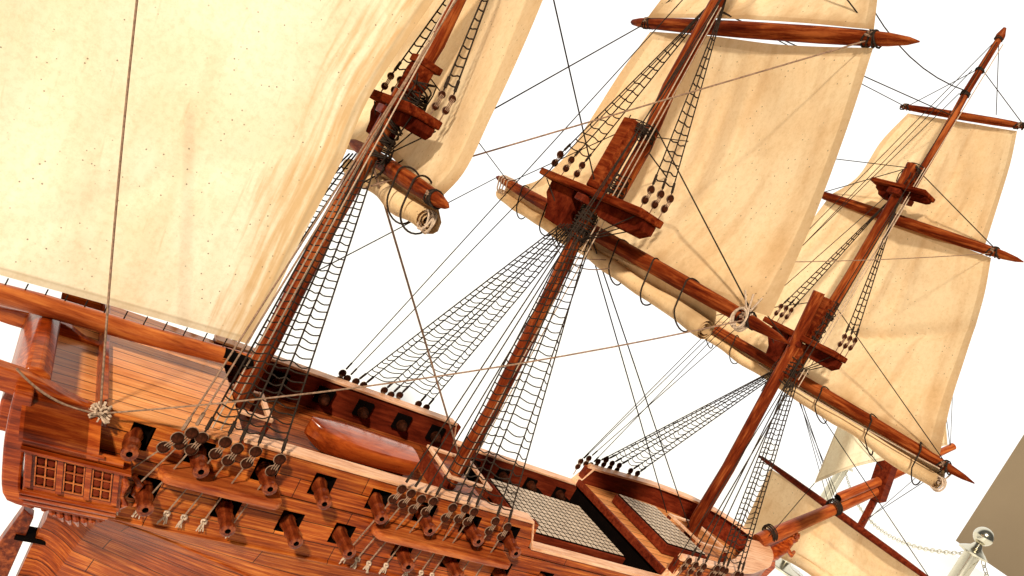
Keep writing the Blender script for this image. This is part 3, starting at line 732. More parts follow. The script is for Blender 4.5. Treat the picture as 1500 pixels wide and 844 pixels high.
for px, py, n_ in ((1222, 743, 5), (1128, 781, 4), (1300, 693, 3)):
    p = P(px, py, 'y', 0); lb = MB()
    for k in range(n_):
        q0 = p + d*(k*.0028-.005); a1 = d.orthogonal().normalized(); a2 = d.cross(a1)
        lb.tube([q0 + (a1*cos(a)+a2*sin(a))*(.0140+.0012*(k % 2)) for a in [2*pi*i/16 for i in range(17)]], .0013, 6)
    mk('rope_lashing', lb, 'rope', bow)

# knee of the head and carved figurehead
kn = MB(); kp = [(.668, .012), (.700, .010), (.730, .000), (.742, -.014), (.733, -.034), (.715, -.060), (.700, -.10), (.685, -.16), (.62, -.28), (.60, -.28), (.655, -.12), (.668, -.05)]
kn.prism(kp, (-.0085, .0085), 1); knee = mk('stem_knee', kn, 'carved', ship, bevel=.002)
fg = MB()
base = P(1142, 803, 'y', 0)
bx, bz = base.x, base.z
fg.tube([(bx-.034, 0, bz-.030), (bx-.012, 0, bz-.012), (bx+.006, 0, bz+.006), (bx+.016, 0, bz+.020)], [.012, .0155, .013, .009], 14)
fg.ball((bx+.020, 0, bz+.028), .0105, 14, (1, .9, 1.1)); fg.ball((bx+.030, 0, bz+.025), .0055, 10, (1.2, .9, .8))
for s in (-1, 1):
    fg.tube([(bx+.004, s*.010, bz+.008), (bx+.016, s*.017, bz+.000), (bx+.030, s*.010, bz+.006)], [.0048, .0042, .003], 8)
    fg.ball((bx+.026, s*.0055, bz+.032), .0022, 8)
for k in range(26):
    a = random.uniform(0, 2*pi); b_ = random.uniform(-.2, 1.2)
    fg.tube([(bx+.014+.009*cos(a)*cos(b_), .010*sin(a), bz+.032+.009*sin(b_)), (bx+.010+.015*cos(a), .015*sin(a), bz+.036+.010*sin(b_))], [.0034, .0010], 6)
mk('figurehead', fg, 'carved', knee)

# ---------------------------------------------------------------- sails
def coons(top, bot, lef, rig, n):
    T, B, L, R_ = spline(top, n), spline(bot, n), spline(lef, n), spline(rig, n)
    T[0], T[-1] = L[0], R_[0]; B[0], B[-1] = L[-1], R_[-1]; g = []
    for i in range(n):
        v = i/(n-1); row = []
        for j in range(n):
            u = j/(n-1)
            row.append(T[j]*(1-v)+B[j]*v + L[i]*(1-u)+R_[i]*u - (T[0]*(1-u)*(1-v)+T[-1]*u*(1-v)+B[0]*(1-u)*v+B[-1]*u*v))
        g.append(row)
    return g
def sail(name, ax, val, top, bot, lef, rig, bulge, mat='sail', n=44, wr=.004, label=None, world=False, folds=()):
    cv = (lambda L: [Vector(p) for p in L]) if world else (lambda L: [P(p[0], p[1], ax, val) for p in L])
    g = coons(cv(top), cv(bot), cv(lef), cv(rig), n); a = AX[ax]
    for i in range(n):
        for j in range(n):
            v, u = i/(n-1), j/(n-1); e_ = min(1, 5*min(u, 1-u, v, 1-v)+.12)
            p = g[i][j]; q = Vector((p.x*5, p.y*5, p.z*5)) + Vector((hash(name+str(val)) % 1*9, 3, val*20))
            q = Vector((p.x*5+val*20, p.y*5, p.z*5))
            dz = bulge*sin(pi*u)**.8*sin(pi*min(1, v*.9+.05)) if 0 < u < 1 else 0
            w_ = wr*noise.noise(q)*1.6 + wr*.6*noise.noise(Vector((u*9+val, v*2.2, 1)))
            for (u0, v0, u1, v1, wd, amp) in folds:
                # crease: distance to the segment in uv
                dx, dy = u1-u0, v1-v0; tt = max(0, min(1, ((u-u0)*dx+(v-v0)*dy)/(dx*dx+dy*dy))); dd = sqrt((u-u0-tt*dx)**2+(v-v0-tt*dy)**2)
                w_ += .6*amp*math.exp(-(dd/wd)**2)*(1-.4*tt)
            p[a] += dz + w_*e_
    return mk(name, MB().grid(g), mat, ship, fixn=False, label=label)
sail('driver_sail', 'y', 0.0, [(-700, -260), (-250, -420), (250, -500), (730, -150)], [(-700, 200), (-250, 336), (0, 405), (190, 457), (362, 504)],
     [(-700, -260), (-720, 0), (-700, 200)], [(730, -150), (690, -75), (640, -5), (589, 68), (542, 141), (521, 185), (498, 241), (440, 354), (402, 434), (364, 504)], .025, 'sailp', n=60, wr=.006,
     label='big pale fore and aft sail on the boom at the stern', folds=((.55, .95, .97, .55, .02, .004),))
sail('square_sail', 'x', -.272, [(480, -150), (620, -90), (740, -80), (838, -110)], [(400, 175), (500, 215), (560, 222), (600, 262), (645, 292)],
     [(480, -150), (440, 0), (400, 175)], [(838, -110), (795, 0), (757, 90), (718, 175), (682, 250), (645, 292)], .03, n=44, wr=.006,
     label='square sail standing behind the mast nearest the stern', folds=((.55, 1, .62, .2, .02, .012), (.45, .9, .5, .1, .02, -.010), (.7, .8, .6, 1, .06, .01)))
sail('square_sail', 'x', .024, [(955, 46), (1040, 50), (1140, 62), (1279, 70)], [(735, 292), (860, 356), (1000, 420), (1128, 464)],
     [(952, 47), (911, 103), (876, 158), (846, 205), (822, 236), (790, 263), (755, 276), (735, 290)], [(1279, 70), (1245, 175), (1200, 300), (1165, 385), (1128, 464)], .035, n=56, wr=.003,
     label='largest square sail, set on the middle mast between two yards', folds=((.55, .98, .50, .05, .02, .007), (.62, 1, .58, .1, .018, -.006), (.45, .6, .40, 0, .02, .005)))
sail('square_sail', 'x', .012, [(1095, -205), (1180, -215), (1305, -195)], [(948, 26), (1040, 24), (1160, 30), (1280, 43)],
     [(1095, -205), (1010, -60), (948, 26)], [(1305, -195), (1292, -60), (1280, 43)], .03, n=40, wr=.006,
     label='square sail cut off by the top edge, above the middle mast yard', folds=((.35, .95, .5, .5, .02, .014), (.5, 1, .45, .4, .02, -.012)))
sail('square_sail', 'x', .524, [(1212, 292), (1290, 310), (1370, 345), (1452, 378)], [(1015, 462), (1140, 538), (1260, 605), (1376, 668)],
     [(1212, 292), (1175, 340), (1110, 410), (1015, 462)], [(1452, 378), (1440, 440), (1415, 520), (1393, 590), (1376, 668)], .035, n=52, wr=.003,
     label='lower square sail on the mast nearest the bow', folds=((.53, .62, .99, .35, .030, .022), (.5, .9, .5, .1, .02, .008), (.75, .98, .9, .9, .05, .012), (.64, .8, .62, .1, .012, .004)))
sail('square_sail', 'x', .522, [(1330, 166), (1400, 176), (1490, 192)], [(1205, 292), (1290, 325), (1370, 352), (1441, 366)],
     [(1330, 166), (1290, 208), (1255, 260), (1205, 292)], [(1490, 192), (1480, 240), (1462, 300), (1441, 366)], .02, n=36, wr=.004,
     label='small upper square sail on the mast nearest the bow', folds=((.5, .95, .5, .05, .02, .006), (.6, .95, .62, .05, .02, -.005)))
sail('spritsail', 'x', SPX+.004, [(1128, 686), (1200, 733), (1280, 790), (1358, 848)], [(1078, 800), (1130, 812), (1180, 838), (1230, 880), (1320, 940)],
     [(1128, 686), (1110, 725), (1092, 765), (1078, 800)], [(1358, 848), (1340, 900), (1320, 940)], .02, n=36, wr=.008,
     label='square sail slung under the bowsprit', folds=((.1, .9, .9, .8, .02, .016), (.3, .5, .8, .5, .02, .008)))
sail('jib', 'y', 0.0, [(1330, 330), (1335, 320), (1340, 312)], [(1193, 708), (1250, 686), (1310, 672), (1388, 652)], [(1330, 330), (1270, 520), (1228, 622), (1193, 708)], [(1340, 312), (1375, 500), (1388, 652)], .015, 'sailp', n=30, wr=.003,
     label='pale triangular sail above the bowsprit')

# rolled sails hanging under the lower yards
def roll(x, y0, y1, z0, z1, r0, r1, yx, yz0, yz1, n=44, label=None, ends=.0):
    mb = MB(); rows = []; m = 46
    for i in range(n):
        t = i/(n-1); y = lerp(y0, y1, t); zc = lerp(z0, z1, t); r = lerp(r0, r1, t)*(1+.14*noise.noise(Vector((y*22, 4, x)))) ; row = []
        zc += .003*noise.noise(Vector((y*16, 1, x*3)))
        for k in range(m):
            s_ = k/(m-1)
            if s_ < .12:                       # the cloth coming down from the yard
                q = s_/.12; px_ = lerp(yx+.004, x+r, q); pz = lerp(lerp(yz0, yz1, t), zc+r*.2, q)
            else:
                q = (s_-.12)/.88; a = .1+q*2*pi*2.6; rr = r*(1-.62*q)*(1+.06*sin(a*2+y*40)); px_ = x+rr*cos(a); pz = zc-rr*sin(a)
            row.append(Vector((px_, y+.0015*noise.noise(Vector((s_*20, y*9, 2))), pz)))
        rows.append(row)
    o = mk('furled_sail', mb.grid(rows), 'roll', ship, fixn=False, label=label)
    return o
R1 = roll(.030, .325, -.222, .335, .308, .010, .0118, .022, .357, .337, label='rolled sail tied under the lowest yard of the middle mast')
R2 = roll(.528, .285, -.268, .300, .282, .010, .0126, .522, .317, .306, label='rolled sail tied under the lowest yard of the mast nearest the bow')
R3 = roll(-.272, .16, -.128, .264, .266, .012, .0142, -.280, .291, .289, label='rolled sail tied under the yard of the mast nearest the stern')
def gasket(parent, x, xr, y, zy, ry, zr, rr, mat='rope', th=.0010, slack=.0, off=0.0):
    mb = MB(); pts = []
    for i in range(27):
        a = 2*pi*i/26; s_, c_ = sin(a), cos(a)
        if s_ > 0: px_, pz = lerp(x, xr, .2)+(ry+.0025)*c_*1.05, zy+(ry+.002)*s_
        else: px_, pz = lerp(x, xr, .8)+(rr+.003)*c_, zr+(rr+.003+slack)*s_
        pts.append((px_, y+.003*sin(a*1.5+y*50)+off*s_, pz))
    mb.tube(pts, th, 6); mk('gasket', mb, mat, parent)
for y in (.235, .150, .10, -.045, -.115, -.185): t = (y-.325)/(-.577); gasket(R1, .020, .030, y, lerp(.356, .336, t), .0095, lerp(.335, .308, t), lerp(.010, .0118, t), slack=.003, off=.008)
for y in (.30, .309, .318, .29): gasket(R1, .020, .028, y, .355, .008, .345, .008, 'twine', .0012)
for y in (.22, .15, -.06, -.155, -.235): t = (y-.285)/(-.553); gasket(R2, .520, .528, y, lerp(.317, .307, t), .0095, lerp(.300, .281, t), lerp(.011, .0138, t), slack=.003, off=.012)
for y in (-.055, -.098): gasket(R3, -.282, -.272, y, .290, .0105, .266, .0142, 'rope', .0011, slack=.002, off=.010)
# coils of line at the near yard ends
def coil(c, R_, n, mat, parent, ax=0, th=.0011, tails=3):
    mb = MB(); pts = []
    for i in range(n*18):
        a = 2*pi*i/18; rr = R_*(1-.22*sin(i*.045)**2)
        o_ = .004*sin(i*.21)
        pts.append((c[0]+o_, c[1]+rr*cos(a)*.8, c[2]+rr*sin(a)))
    mb.tube(pts, th, 5)
    for k in range(tails):
        q = Vector(c); mb.tube([q, q+Vector((.003*k, -.006+.006*k, .012)), q+Vector((0, .012*k-.01, .028))], th, 5)
    mk('rope_coil', mb, mat, parent)
coil(tuple(P(1085, 467, 'x', .015)),   .0125, 7, 'twine', Y_main)
coil((.526, -.2695, .281), .0110, 4, 'twine', Y_fore)
coil((-.275, -.1295, .266), .0115, 4, 'twine', Y_miz, tails=0)
def knot(c, r, mat, parent, n=14, name='knot'):
    mb = MB(); c = Vector(c)
    for k in range(n):
        a = Vector([random.uniform(-1, 1) for _ in range(3)]).normalized()*r; b_ = Vector([random.uniform(-1, 1) for _ in range(3)]).normalized()*r
        mb.tube([c+a, c+(a+b_)*.25, c+b_], .0010, 5)
    return mk(name, mb, mat, parent)
for Y, y, z, r_ in ((Y_main, -.272, .338, .0050), (Y_fore, -.268, .307, .0050), (Y_foret, -.168, .612, .0046), (Y_maint, -.222, .652, .0056), (Y_maint, .17, .656, .0052), (Y_miz, -.135, .289, .0050), (Y_foreg, -.10, .808, .0022), (Y_foreg, .10, .812, .0022)):
    x = {Y_main: .02, Y_fore: .52, Y_foret: .52, Y_maint: .022, Y_miz: -.282, Y_foreg: .52}[Y]; mb = MB()
    for k in range(4): mb.tube([(x+(r_+.003)*cos(a), y+.0035*k-.006+.004*sin(a+k), z+(r_+.003)*sin(a)) for a in [2*pi*i/14 for i in range(15)]], .0011, 5)
    mk('rope_lashing', mb, 'rope', Y); knot((x-r_-.002, y, z), .0045, 'cord', Y, 6)

# ---------------------------------------------------------------- standing rigging
def rope(a, b, r=.0008, sag=.0, mat='rope', name='stay', parent=ship, n=None, label=None):
    a, b = Vector(a), Vector(b); n = n or (2 if not sag else 14); pts = []
    for i in range(n):
        t = i/(n-1); p = a.lerp(b, t); p.z -= sag*4*t*(1-t); pts.append(p)
    mb = MB(); mb.tube(pts, r, 6); return mk(name, mb, mat, parent, fixn=False, label=label)
def deadeye_mesh(r=.0062, t=.0075):
    mb = MB(); n = 16; prof = [(-.5, .30), (-.46, .66), (-.20, .98), (0, .90), (.20, .98), (.46, .66), (.5, .30)]; vs = []; fs = []
    for d, k_ in prof:
        for k in range(n): a = 2*pi*k/n; vs.append((r*k_*cos(a), d*t, r*k_*sin(a)))
    for i in range(len(prof)-1):
        for k in range(n): k2 = (k+1) % n; fs.append((i*n+k, i*n+k2, (i+1)*n+k2, (i+1)*n+k))
    fs += [tuple(range(n)), tuple(range((len(prof)-1)*n, len(prof)*n))]
    return mb.add(vs, fs)
de0 = {}
def deadeye(p, parent, big=1.0, rz=0.0):
    if big not in de0:
        o = mk('deadeye', deadeye_mesh(.0062*big, .0075*big), 'eye', parent); de0[big] = o
    else:
        o = de0[big].copy(); C.objects.link(o); o.parent = parent
    o.location = Vector(p); o.rotation_euler = (0, 0, rz); return o
def lanyard(a, b, parent, mat='cord', r=.0006, er=.0064):
    mb = MB(); a, b = Vector(a), Vector(b); d_ = (b-a).normalized(); s_ = Vector((1, 0, 0))
    for k in (-1, 0, 1): mb.tube([a+s_*.0026*k*er/.0064+Vector((0, -.002, 0)), b+s_*.0026*k*er/.0064+Vector((0, -.002, 0))], r, 5)
    for c in (a, b):                                        # seizing round each eye
        mb.tube([c+Vector((er*cos(t), 0, er*sin(t))) for t in [2*pi*i/14 for i in range(15)]], r*.9, 5)
    return mk('lanyard', mb, mat, parent)
def shroud_set(low, head, s, chain=None, r=.00092, rat=None, rat_n=0, wav=.004, big=.84, hanging=True, rope_mat='rope', rat_mat='rope', rat_r=.00074, rat0=.05, rat1=.95, gap=.0145, rat_sel=None, tail=True):
    """low: list of upper deadeye points; head: mast head point; chain: list of hull points"""
    tops = []
    for i, p in enumerate(low):
        p = Vector(p); h = Vector(head) if not isinstance(head, list) else Vector(head[i]); tops.append(h)
        mb = MB(); mb.tube([p+(h-p)*.012, h], r, 6); d_ = (h-p).normalized()
        mb.tube([p+d_*.008, p+d_*.020], r*1.9, 6)           # seizing
        so_ = mk('shroud', mb, rope_mat, ship, fixn=False)
        deadeye(p, so_, big, 0)
        if chain is not None:
            c = Vector(chain[i]); dc = (c-p).normalized(); l = p+dc*gap
            deadeye(l, so_, big*.92, 0); lanyard(p, l, so_, er=.0063*big)
            m2 = MB(); m2.tube([l, c], .0008, 5); mk('chain_plate', m2, 'cord', so_)
            if tail: frayed(c, so_)
    if rat_n:
        sel = rat_sel or list(range(len(low))); mb = MB()
        for k in range(rat_n):
            t = lerp(rat0, rat1, k/(rat_n-1)); pts = []
            for a, b in zip(sel, sel[1:]):
                A = Vector(low[a]).lerp(tops[a], t); B = Vector(low[b]).lerp(tops[b], t)
                L = (B-A).length
                sg = wav*min(1, L/.02)*random.uniform(.3, 1.2)*(1-.3*t)
                jt = random.uniform(-.0012, .0012)*(1-.5*t)
                for q in range(6):
                    f = q/6; p = A.lerp(B, f); p.z -= sg*sin(pi*f) + jt*sin(2*pi*f); pts.append(p)
                pts[-6].z += random.uniform(-.0007, .0007)
            pts.append(Vector(low[sel[-1]]).lerp(tops[sel[-1]], t)); mb.tube(pts, rat_r, 5)
        mk('ratlines', mb, rat_mat, ship, fixn=False)
def frayed(c, parent):
    mb = MB(); c = Vector(c); mb.tube([c+Vector((.0022*cos(a), -.0012+.0008*sin(3*a), .0022*sin(a))) for a in [2*pi*i/12 for i in range(13)]], .0011, 5)
    for k in range(7):
        e_ = c+Vector((random.uniform(-.0045, .0035), random.uniform(-.004, -.001), random.uniform(-.0115, -.006)))
        mb.tube([c+Vector((0, -.0015, 0)), c.lerp(e_, .5)+Vector((random.uniform(-.001, .001), -.001, 0)), e_], .0006, 4)
    mk('frayed_end', mb, 'twine', parent)
HYN = -.150
# mizzen, near side
lowm = [(-.377, HYN, .004), (-.354, HYN, .001), (-.328, HYN, .003), (-.297, HYN, .003)]
lowm = [(-.374, HYN, .002), (-.353, HYN, .004), (-.340, HYN, .001), (-.323, HYN, .003), (-.298, HYN, .002)]
chm = [(x+dx, hy(x, -.085, -1)-.002, -.083) for (x, y, z), dx in zip(lowm, (-.016, -.013, -.010, -.008, -.006))]
shroud_set(lowm, [P(521, 235, 'y', -0.01), P(531, 235, 'y', -0.01), P(538, 235, 'y', -0.01), P(545, 235, 'y', -0.01), P(552, 235, 'y', -0.01)], -1, chm, rat_n=35, wav=.0036, rat0=.055, rat1=.92, rat_mat='rope', big=.90)
# backstays further aft
lowb = [(-.393, HYN, -.004), (-.384, HYN, .004)]
shroud_set(lowb, [(-.306, -.012, .56), (-.306, -.012, .60)], -1, [(-.43, hy(-.43, -.083, -1)-.002, -.080), (-.408, hy(-.4, -.083, -1)-.002, -.083)], big=.90, rope_mat='cord')
# mizzen far side
lowf = [(-.372+.024*i, .150, .002) for i in range(4)]
shroud_set(lowf, [P(512, 225, 'y', 0.012), P(517, 225, 'y', 0.012), P(522, 225, 'y', 0.012), P(527, 225, 'y', 0.012)], 1, None, rat_n=34, wav=.003, rat0=.06, rat1=.93)
# main, near side
lown = [(-.118, HYN, .002), (-.091, HYN, .001), (-.075, HYN, .004), (-.062, HYN, .003), (-.028, HYN, -.001), (-.008, HYN, -.004)]
chn = [(x-.006+.002*i, hy(x, -.09, -1)-.002, -.088) for i, (x, y, z) in enumerate(lown)]
shroud_set(lown, [P(838, 340, 'y', -0.012), P(846, 340, 'y', -0.012), P(851, 340, 'y', -0.012), P(857, 340, 'y', -0.012), P(871, 340, 'y', -0.012), P(865, 340, 'y', -0.012)], -1, chn, rat_n=33, wav=.0038, rat0=.05, rat1=.93)
lowb2 = [(-.161, HYN, .006), (-.148, HYN, .004), (-.133, HYN, .001)]
shroud_set(lowb2, [(-.014, -.010, .66), (-.012, -.010, .80), (-.012, -.010, .84)], -1, [(-.176, hy(-.17, -.09, -1)-.002, -.085), (-.160, hy(-.16, -.09, -1)-.002, -.088), (-.145, hy(-.14, -.09, -1)-.002, -.09)], r=.0008)
# main, far side
lowmf = [(-.125, .142, .003), (-.112, .142, .002), (-.079, .142, .005), (-.066, .142, .002), (-.053, .142, .006), (-.018, .142, .003), (-.003, .142, .002)]
shroud_set(lowmf, [P(822, 328, 'y', 0.012), P(827, 328, 'y', 0.012), P(832, 328, 'y', 0.012), P(836, 328, 'y', 0.012), P(840, 328, 'y', 0.012), P(845, 328, 'y', 0.012), P(850, 328, 'y', 0.012)], 1, [(x-.002, .134, -.02) for x, y, z in lowmf], rat_n=36, wav=.0045, rat0=.06, rat1=.97, gap=.010, tail=False)
lowmb = [(-.149, .142, .008), (-.139, .142, .003)]
shroud_set(lowmb, [(-.012, .010, .80), (-.014, .010, .66)], 1, [(-.152, .134, -.02), (-.142, .134, -.02)], r=.0007, gap=.010, tail=False)
# fore, near side
lowfn = [(.346, -.143, .013), (.366, -.143, .014), (.386, -.143, .015), (.398, -.143, .016), (.408, -.143, .015), (.436, -.143, .015), (.446, -.143, .015)]
shroud_set([lowfn[i] for i in (2, 3, 4, 5, 6)], [P(1152, 560, 'y', -0.012), P(1156, 560, 'y', -0.012), P(1160, 560, 'y', -0.012), P(1164, 560, 'y', -0.012), P(1168, 560, 'y', -0.012)], -1, [(lowfn[i][0]-.01, hy(.4, -.09, -1)-.002, -.07) for i in (2, 3, 4, 5, 6)], rat_n=34, wav=.006, rat0=.06, rat1=.95, gap=.011)
shroud_set([(.322, -.143, .014), (.340, -.143, .011), (.358, -.143, .012)], [(.490, -.010, .66), (.480, -.008, .362), (.482, -.008, .362)], -1, [(.312, hy(.32, -.09, -1)-.002, -.07), (.328, hy(.33, -.09, -1)-.002, -.07), (.348, hy(.35, -.09, -1)-.002, -.07)], gap=.011)
# fore, far side
lowff = [(.359, .142, .014), (.374, .142, .022), (.391, .142, .020), (.409, .142, .021), (.441, .142, .019), (.460, .142, .019)]
shroud_set(lowff, [P(1128, 545, 'y', 0.012), P(1131, 545, 'y', 0.012), P(1134, 545, 'y', 0.012), P(1137, 545, 'y', 0.012), P(1140, 545, 'y', 0.012), P(1143, 545, 'y', 0.012)], 1, [(x-.004, .136, -.01) for x, y, z in lowff], rat_n=34, wav=.006, rat0=.06, rat1=.97, gap=.009, tail=False)
lowfb = [(.323, .142, .004), (.336, .142, .014), (.348, .142, .004)]
shroud_set(lowfb, [(.503, .010, .84), (.490, .010, .66), (.50, .010, .88)], 1, [(.318, .136, -.02), (.330, .136, -.02), (.340, .136, -.02)], r=.0007, gap=.010, tail=False)
# topmast shrouds standing on the platforms
def topset(x, z, half, head, s, nn, dx, rn, big=.85, x0=0, wav=.003):
    lo = [(x+x0+dx*(i-(nn-1)/2), s*half*.93, z+.032+.002*i) for i in range(nn)]
    shroud_set(lo, head, s, [(p[0]-.001, p[1]+s*.001, z+.004) for p in lo], rat_n=rn, wav=wav, rat0=.06, rat1=.96, big=big, gap=.0135, tail=False, rat_r=.0009)
topset(-.290, .350, .066, (-.298, -.008, .60), -1, 2, .012, 20, big=.62)
topset(-.296, .350, .080, (-.300, .008, .60), 1, 3, .012, 20, big=.62)
topset(-.012, .385, .100, (-.010, -.008, .68), -1, 3, .016, 20, big=.8)
topset(-.022, .385, .108, (-.010, .008, .68), 1, 3, .020, 20, big=.8)
topset(.485, .372, .070, (.490, -.007, .64), -1, 3, .014, 21, big=.75)
topset(.480, .372, .070, (.490, .007, .64), 1, 3, .014, 21, big=.75)
# futtock shrouds under the platforms
for (x, z, h, zz, rr) in ((-.300, .347, .064, .30, .012), (-.025, .380, .105, .325, .013), (.480, .366, .066, .315, .014)):
    for s in (-1, 1):
        for dx in (-.014, .0, .016): rope((x+dx, s*h, z), (x, s*rr, zz), .0008, name='futtock_shroud')

# ---------------------------------------------------------------- channels carrying the deadeyes
def channel(u0, u1, z, wd, th):
    mb = MB(); n = 14; pl = []
    yo = lambda u: hy(u, z, -1)
    pl.append((u0+.002, yo(u0)+.004)); pl.append((u0-.002, yo(u0)-wd*.6)); pl.append((u0+.004, yo(u0)-wd*.95))
    for i in range(1, n): u = u0+(u1-u0)*i/n; pl.append((u, yo(u)-wd))
    pl.append((u1-.004, yo(u1)-wd*.97)); pl.append((u1, yo(u1)-wd*.8)); pl.append((u1, yo(u1)+.004))
    mb.prism([(a, b) for a, b in pl], (z-th/2, z+th/2), 2)
    return mk('channel', mb, 'spar', ship, smooth=False, bevel=.0022, label=None)
channel(-.392, -.276, -.0405, .026, .0090)
channel(-.166, .020, -.0465, .026, .0085)
channel(.300, .47, -.045, .026, .0085)

# ---------------------------------------------------------------- running rigging
def R3(p, q, r=.0008, **k): return rope(p, q, r, **k)
knotp = P(147, 606, 'y', -.137)
kn1 = knot(knotp, .0105, 'twine', ship, 26, 'knot')
R3(P(204, -30, 'y', -.06), knotp, .0010, mat='cord', name='sheet', sag=.006, label='thick brown cord hanging in front of the big pale sail')
R3(P(24, 540, 'y', -.134), knotp, .0010, mat='cord', name='sheet', sag=.008)
R3(knotp, (.018, -.275, .338), .0008, mat='cord', name='brace', sag=.014, label='long pale line from the stern knot to the middle mast yard')
# lines listed by where they start and end on the ship
mast_t = lambda z: (-.012, 0, z)
def PX(x, a, b, r=.0008, sag=0, mat='rope', name='stay'): rope(a, b, r, sag, mat, name)
rope((.02, .345, .357), (-.303, .0, .150), .0007, 0, 'rope', 'brace')                       # far end of the main yard to the mizzen mast
rope((-.303, -.01, .258), (.022, -.222, .652), .0009, 0, 'cord', 'brace')                      # mizzen topmast to main topsail yard, near end
rope((-.303, 0, .262), (.022, .178, .655), .0009, 0, 'rope', 'brace')                        # mizzen topmast to far end of main topsail yard
rope((-.303, .0, .285), (-.008, 0, .0), .0013, 0, 'cord', 'stay')                           # mizzen stay
rope((-.300, 0, .62), (-.022, 0, .386), .0009, 0, 'rope', 'stay')                           # mizzen topmast stay
rope((-.020, 0, .352), (.485, 0, .0), .0009, 0, 'rope', 'stay')
rope((-.018, .012, .352), (.470, .05, .0), .0009, 0, 'rope', 'stay')
rope((-.010, 0, .475), (.478, 0, .345), .0009, 0, 'rope', 'stay')                           # main topmast stay
rope((-.012, 0, .90), (.503, 0, .845), .0009, .06, 'rope', 'stay')
rope((-.010, 0, .661), (.5, 0, .80), .0008, 0, 'rope', 'stay')
rope((-.010, 0, .663), (.520, .10, .812), .0007, 0, 'rope', 'brace')
rope((-.012, -.01, .50), (.022, -.272, .345), .0009, 0, 'rope', 'lift')
rope((-.012, .01, .50), (.020, .30, .357), .0008, 0, 'rope', 'lift')
rope((-.010, -.008, .80), (.022, -.222, .656), .0008, 0, 'rope', 'lift')
rope((-.010, .008, .80), (.022, .180, .656), .0008, 0, 'rope', 'lift')
rope((.489, -.01, .695), (.520, -.170, .615), .0008, 0, 'rope', 'lift')
rope((.489, .01, .695), (.520, .165, .625), .0008, 0, 'rope', 'lift')
rope((.484, -.01, .445), (.520, -.268, .310), .0008, 0, 'rope', 'lift')
rope((.484, .01, .445), (.520, .27, .318), .0008, 0, 'rope', 'lift')
rope((.503, -.004, .884), (.520, -.10, .812), .0007, 0, 'rope', 'lift')
rope((.503, .004, .884), (.520, .10, .812), .0007, 0, 'rope', 'lift')
rope((.503, 0, .940), (.52, -.055, .82), .0006, 0, 'rope', 'lift')
rope((.520, -.168, .610), (-.022, -.01, .300), .0007, .01, 'cord', 'brace')
rope((-.018, 0, .478), (.489, 0, .697), .0007, 0, 'rope', 'brace')
rope((.503, 0, .945), (.32, .142, .0), .0007, 0, 'rope', 'backstay')
rope((.503, 0, .945), (.30, -.142, .0), .0007, 0, 'rope', 'backstay')
rope((-.303, 0, .40), (.02, .30, .357), .0007, 0, 'rope', 'brace')
# pale lines running down beside the masts
for (a, b) in (((-.314, -.012, .62), (-.352, -.120, .0)), ((-.316, -.012, .62), (-.360, -.120, .0)), ((-.020, -.016, .66), (-.018, -.030, -.01)), ((-.016, -.018, .66), (-.010, -.034, -.01)),
               ((.485, -.020, .70), (.478, -.030, .31)), ((.488, -.022, .70), (.482, -.034, .30)), ((.503, -.012, .93), (.49, -.02, .40))):
    rope(a, b, .0008, 0, 'twine', 'halyard')
# lines of the bow
jt = P(1392, 656, 'y', 0); mg = P(1261, 770, 'y', 0)
rope(jt, (.503, 0, .69), .0007, 0, 'rope', 'stay'); rope(jt, mg, .0006, 0, 'rope', 'stay'); pass
rope(P(1300, 697, 'y', 0), (.48, 0, .34), .0009, 0, 'rope', 'stay'); rope(P(1225, 735, 'y', 0), (.482, .01, .33), .0008, 0, 'rope', 'stay')
for k in range(3): rope(P(1215+k*8, 742-k*3, 'y', .01), (.500, .02+.01*k, .33), .0006, 0, 'rope', 'lift')
rope((.520, -.02, .30), A0.lerp(A1, .98), .0007, 0, 'rope', 'lift')
rope(P(1193, 708, 'y', 0), P(1127, 785, 'y', -.012), .0007, 0, 'rope', 'sheet')
rope(jt, P(1396, 560, 'y', 0), .0006, 0, 'rope', 'lift')
rope((.520, -.268, .300), P(1262, 765, 'y', -.02), .0006, 0, 'rope', 'sheet')
# white line drooping under the fore yard
rope((.512, .08, .300), (.512, -.268, .300), .0009, .004, 'twine', 'foot_rope')
rope((.012, .10, .315), (.012, -.05, .315), .0007, .02, 'cord', 'foot_rope')
# lacing of the driver's foot and luff
mb = MB()
for i in range(22):
    t = i/21; a = P(-250+612*t, 336+168*t, 'y', 0); mb.tube([a, a+Vector((0, 0, -.012-.006*(1-t)))], .0007, 5)
mk('sail_lacing', mb, 'rope', boom)

# ---------------------------------------------------------------- ship's boat on the quarterdeck
def ships_boat():
    """a solid little boat standing on its keel, its top covered and slightly crowned"""
    mb = MB(); n = 30; rows = []; L = .150
    for i in range(n):
        t = i/(n-1); x = -L/2+L*t
        wd = .0305*min(1, sin(pi/2*min(1, (t+.003)/.45))**.62)*(1-.20*max(0, (t-.5)/.5)**2)
        zt = .0315+.004*(1-t)**2; zb = .0045*max(0, 1-t/.25)**1.6*4
        half = [(.10, zb), (.42, zb+.0035), (.74, zb*.7+.010), (.93, .0185), (1.0, .0255), (.995, zt-.0035), (.93, zt-.0005), (.75, zt+.0012), (.4, zt+.0030), (0, zt+.0036)]
        rows.append([Vector((x, -wd*a, z)) for a, z in half] + [Vector((x, wd*a, z)) for a, z in half[-2::-1]])
    mb.grid(rows, uv=False); m = len(rows[0]); mb.add(rows[-1], [tuple(range(m))]); mb.add(rows[0], [tuple(range(m-1, -1, -1))])
    mb.add([v for r in rows for v in (r[0], r[-1])], [(2*i, 2*i+1, 2*i+3, 2*i+2) for i in range(n-1)])
    return mb
sbp = (-.149, -.003, -.0448)
boat = mk('small_boat', ships_boat(), 'boat'); boat.location = sbp; boat.rotation_euler = (0, 0, radians(2))
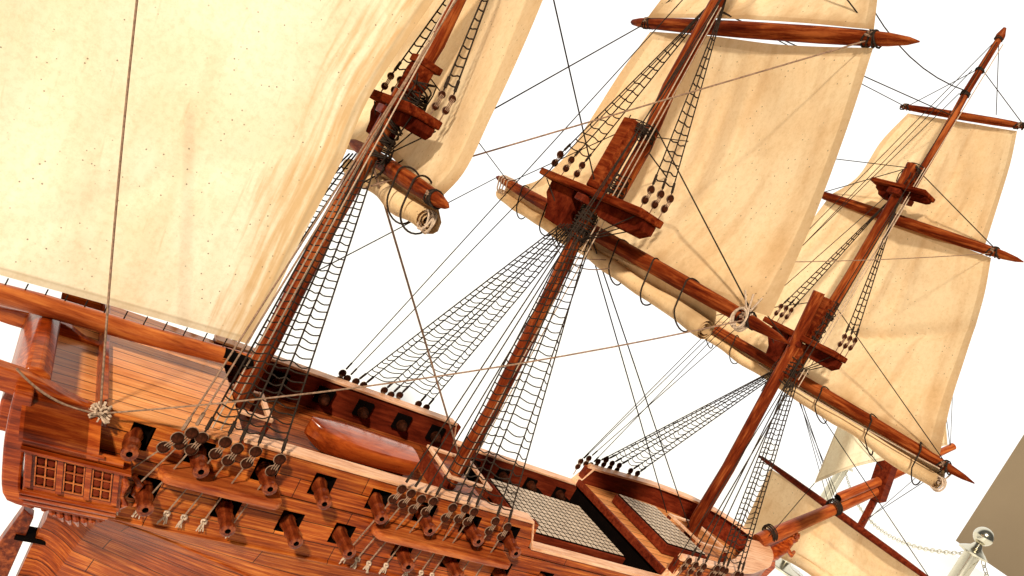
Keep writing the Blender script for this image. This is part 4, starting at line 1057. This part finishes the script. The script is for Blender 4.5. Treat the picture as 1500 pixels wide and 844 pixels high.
boat['label'] = "glossy varnished little boat with a covered top lying on the deck of the model ship"; boat['category'] = 'boat'

# ---------------------------------------------------------------- barrier posts with chains, brown pillar
def lathe(prof, n=28):
    mb = MB(); vs = []; fs = []
    for r_, z in prof:
        for k in range(n): a = 2*pi*k/n; vs.append((r_*cos(a), r_*sin(a), z))
    for i in range(len(prof)-1):
        for k in range(n): k2 = (k+1) % n; fs.append((i*n+k, i*n+k2, (i+1)*n+k2, (i+1)*n+k))
    fs += [tuple(range(n)), tuple(range((len(prof)-1)*n, len(prof)*n))]
    return mb.add(vs, fs)
def stanchion(px, py, dist, label):
    d_ = ray(px, py); t = dist/FPX; p = Vector(CAM+d_*t)       # centre of the ball
    H = p.z-FLOORZ
    e_ = bpy.data.objects.new('barrier_post', None); C.objects.link(e_); e_.location = (p.x, p.y, FLOORZ); e_['label'] = label; e_['category'] = 'barrier post'; e_['group'] = 'chained barrier posts'
    def part(n_, prof):
        o = mk(n_, lathe(prof), 'chrome'); o.parent = e_; o.location = (0, 0, 0); return o
    part('base', [(.15, 0), (.15, .012), (.14, .02), (.05, .03), (.0305, .045)])
    part('post', [(.0295, .045), (.0295, H-.085)])
    part('collar', [(.030, H-.085), (.052, H-.080), (.054, H-.073), (.040, H-.062), (.022, H-.050), (.015, H-.035)])
    b = MB().ball((0, 0, H), .036, 28); o = mk('ball_finial', b, 'chrome'); o.parent = e_
    return e_, H
s1, H1 = stanchion(1441, 786, 2.9, 'nearer polished steel barrier post with a ball top, beside the brown wall')
s2, H2 = stanchion(1247, 668, 4.6, 'farther steel barrier post, seen beyond the small triangular sail')
def chain(a, b, sag, name, label, n):
    a, b = Vector(a), Vector(b); pts = []
    mb = MB()
    for i in range(n):
        t = (i+.5)/n; t2 = (i+1)/n
        def at_(t): p = a.lerp(b, t); p.z -= sag*4*t*(1-t); return p
        c = at_(t); d_ = (at_(min(1, t+.5/n))-at_(max(0, t-.5/n))); Ln = d_.length*.66; d_.normalize(); sd1 = d_.cross(Vector((0, 0, 1))).normalized(); sd2 = d_.cross(sd1)
        s_ = sd1 if i % 2 else sd2
        mb.tube([c+d_*Ln*cos(q)+s_*.0085*sin(q) for q in [2*pi*k/12 for k in range(13)]], .0018, 6, cap=False)
    o = mk(name, mb, 'chrome'); o['label'] = label; o['category'] = 'chain'; return o
p1 = Vector(s1.location)+Vector((0, 0, H1-.078)); p2 = Vector(s2.location)+Vector((0, 0, H2-.078))
chain(p1, p2, .16, 'barrier_chain', 'steel link chain hanging between the two barrier posts', 66)
rt = Vector((RT[0], RT[1], 0)).normalized()
p3 = p1+Vector((-.9, -1.5, 0))
chain(p1+Vector(rt)*.045, p3, .30, 'barrier_chain', 'steel link chain dropping from the right side of the nearer post', 62)
# brown wall block
e0 = Vector(CAM+ray(1385, 815)/FPX*13.0); e0.z = FLOORZ
r0 = Vector(_r); f0 = Vector((cos(YAW), sin(YAW), 0))
wb = MB(); vd = Vector((e0.x-CAM[0], e0.y-CAM[1], 0)).normalized(); vr = Vector((vd.y, -vd.x, 0)); base4 = [e0, e0+vr*6-vd*5.2, e0+vr*9+vd*1, e0+vd*4+vr*.4]
hz = 4.0
wb.add([tuple(p) for p in base4]+[(p.x, p.y, FLOORZ+hz) for p in base4], [(0, 1, 5, 4), (1, 2, 6, 5), (2, 3, 7, 6), (3, 0, 4, 7), (4, 5, 6, 7)])
o = mk('wall', wb, 'brown', smooth=False); o['label'] = 'plain brown wall at the right, behind the barrier post'; o['category'] = 'wall'

# the plinth the model stands on, below the picture
pl_ = MB(); pl_.box(-.28, .42, -.09, .09, FLOORZ, ROOTZ-.012); o = mk('display_plinth', pl_, 'floor', smooth=False, bevel=.004)
o['label'] = 'plain white plinth under the keel of the model ship'; o['category'] = 'plinth'
for x_ in (-.20, .30):
    cr_ = MB(); cr_.prism([(-.05, ROOTZ-.012), (.05, ROOTZ-.012), (.045, -.262), (.012, ROOTZ+.004), (-.012, ROOTZ+.004), (-.045, -.262)], (x_-.008, x_+.008), 0)
    mk('cradle', cr_, 'gun', o, smooth=False, bevel=.001).location = (0, 0, 0)
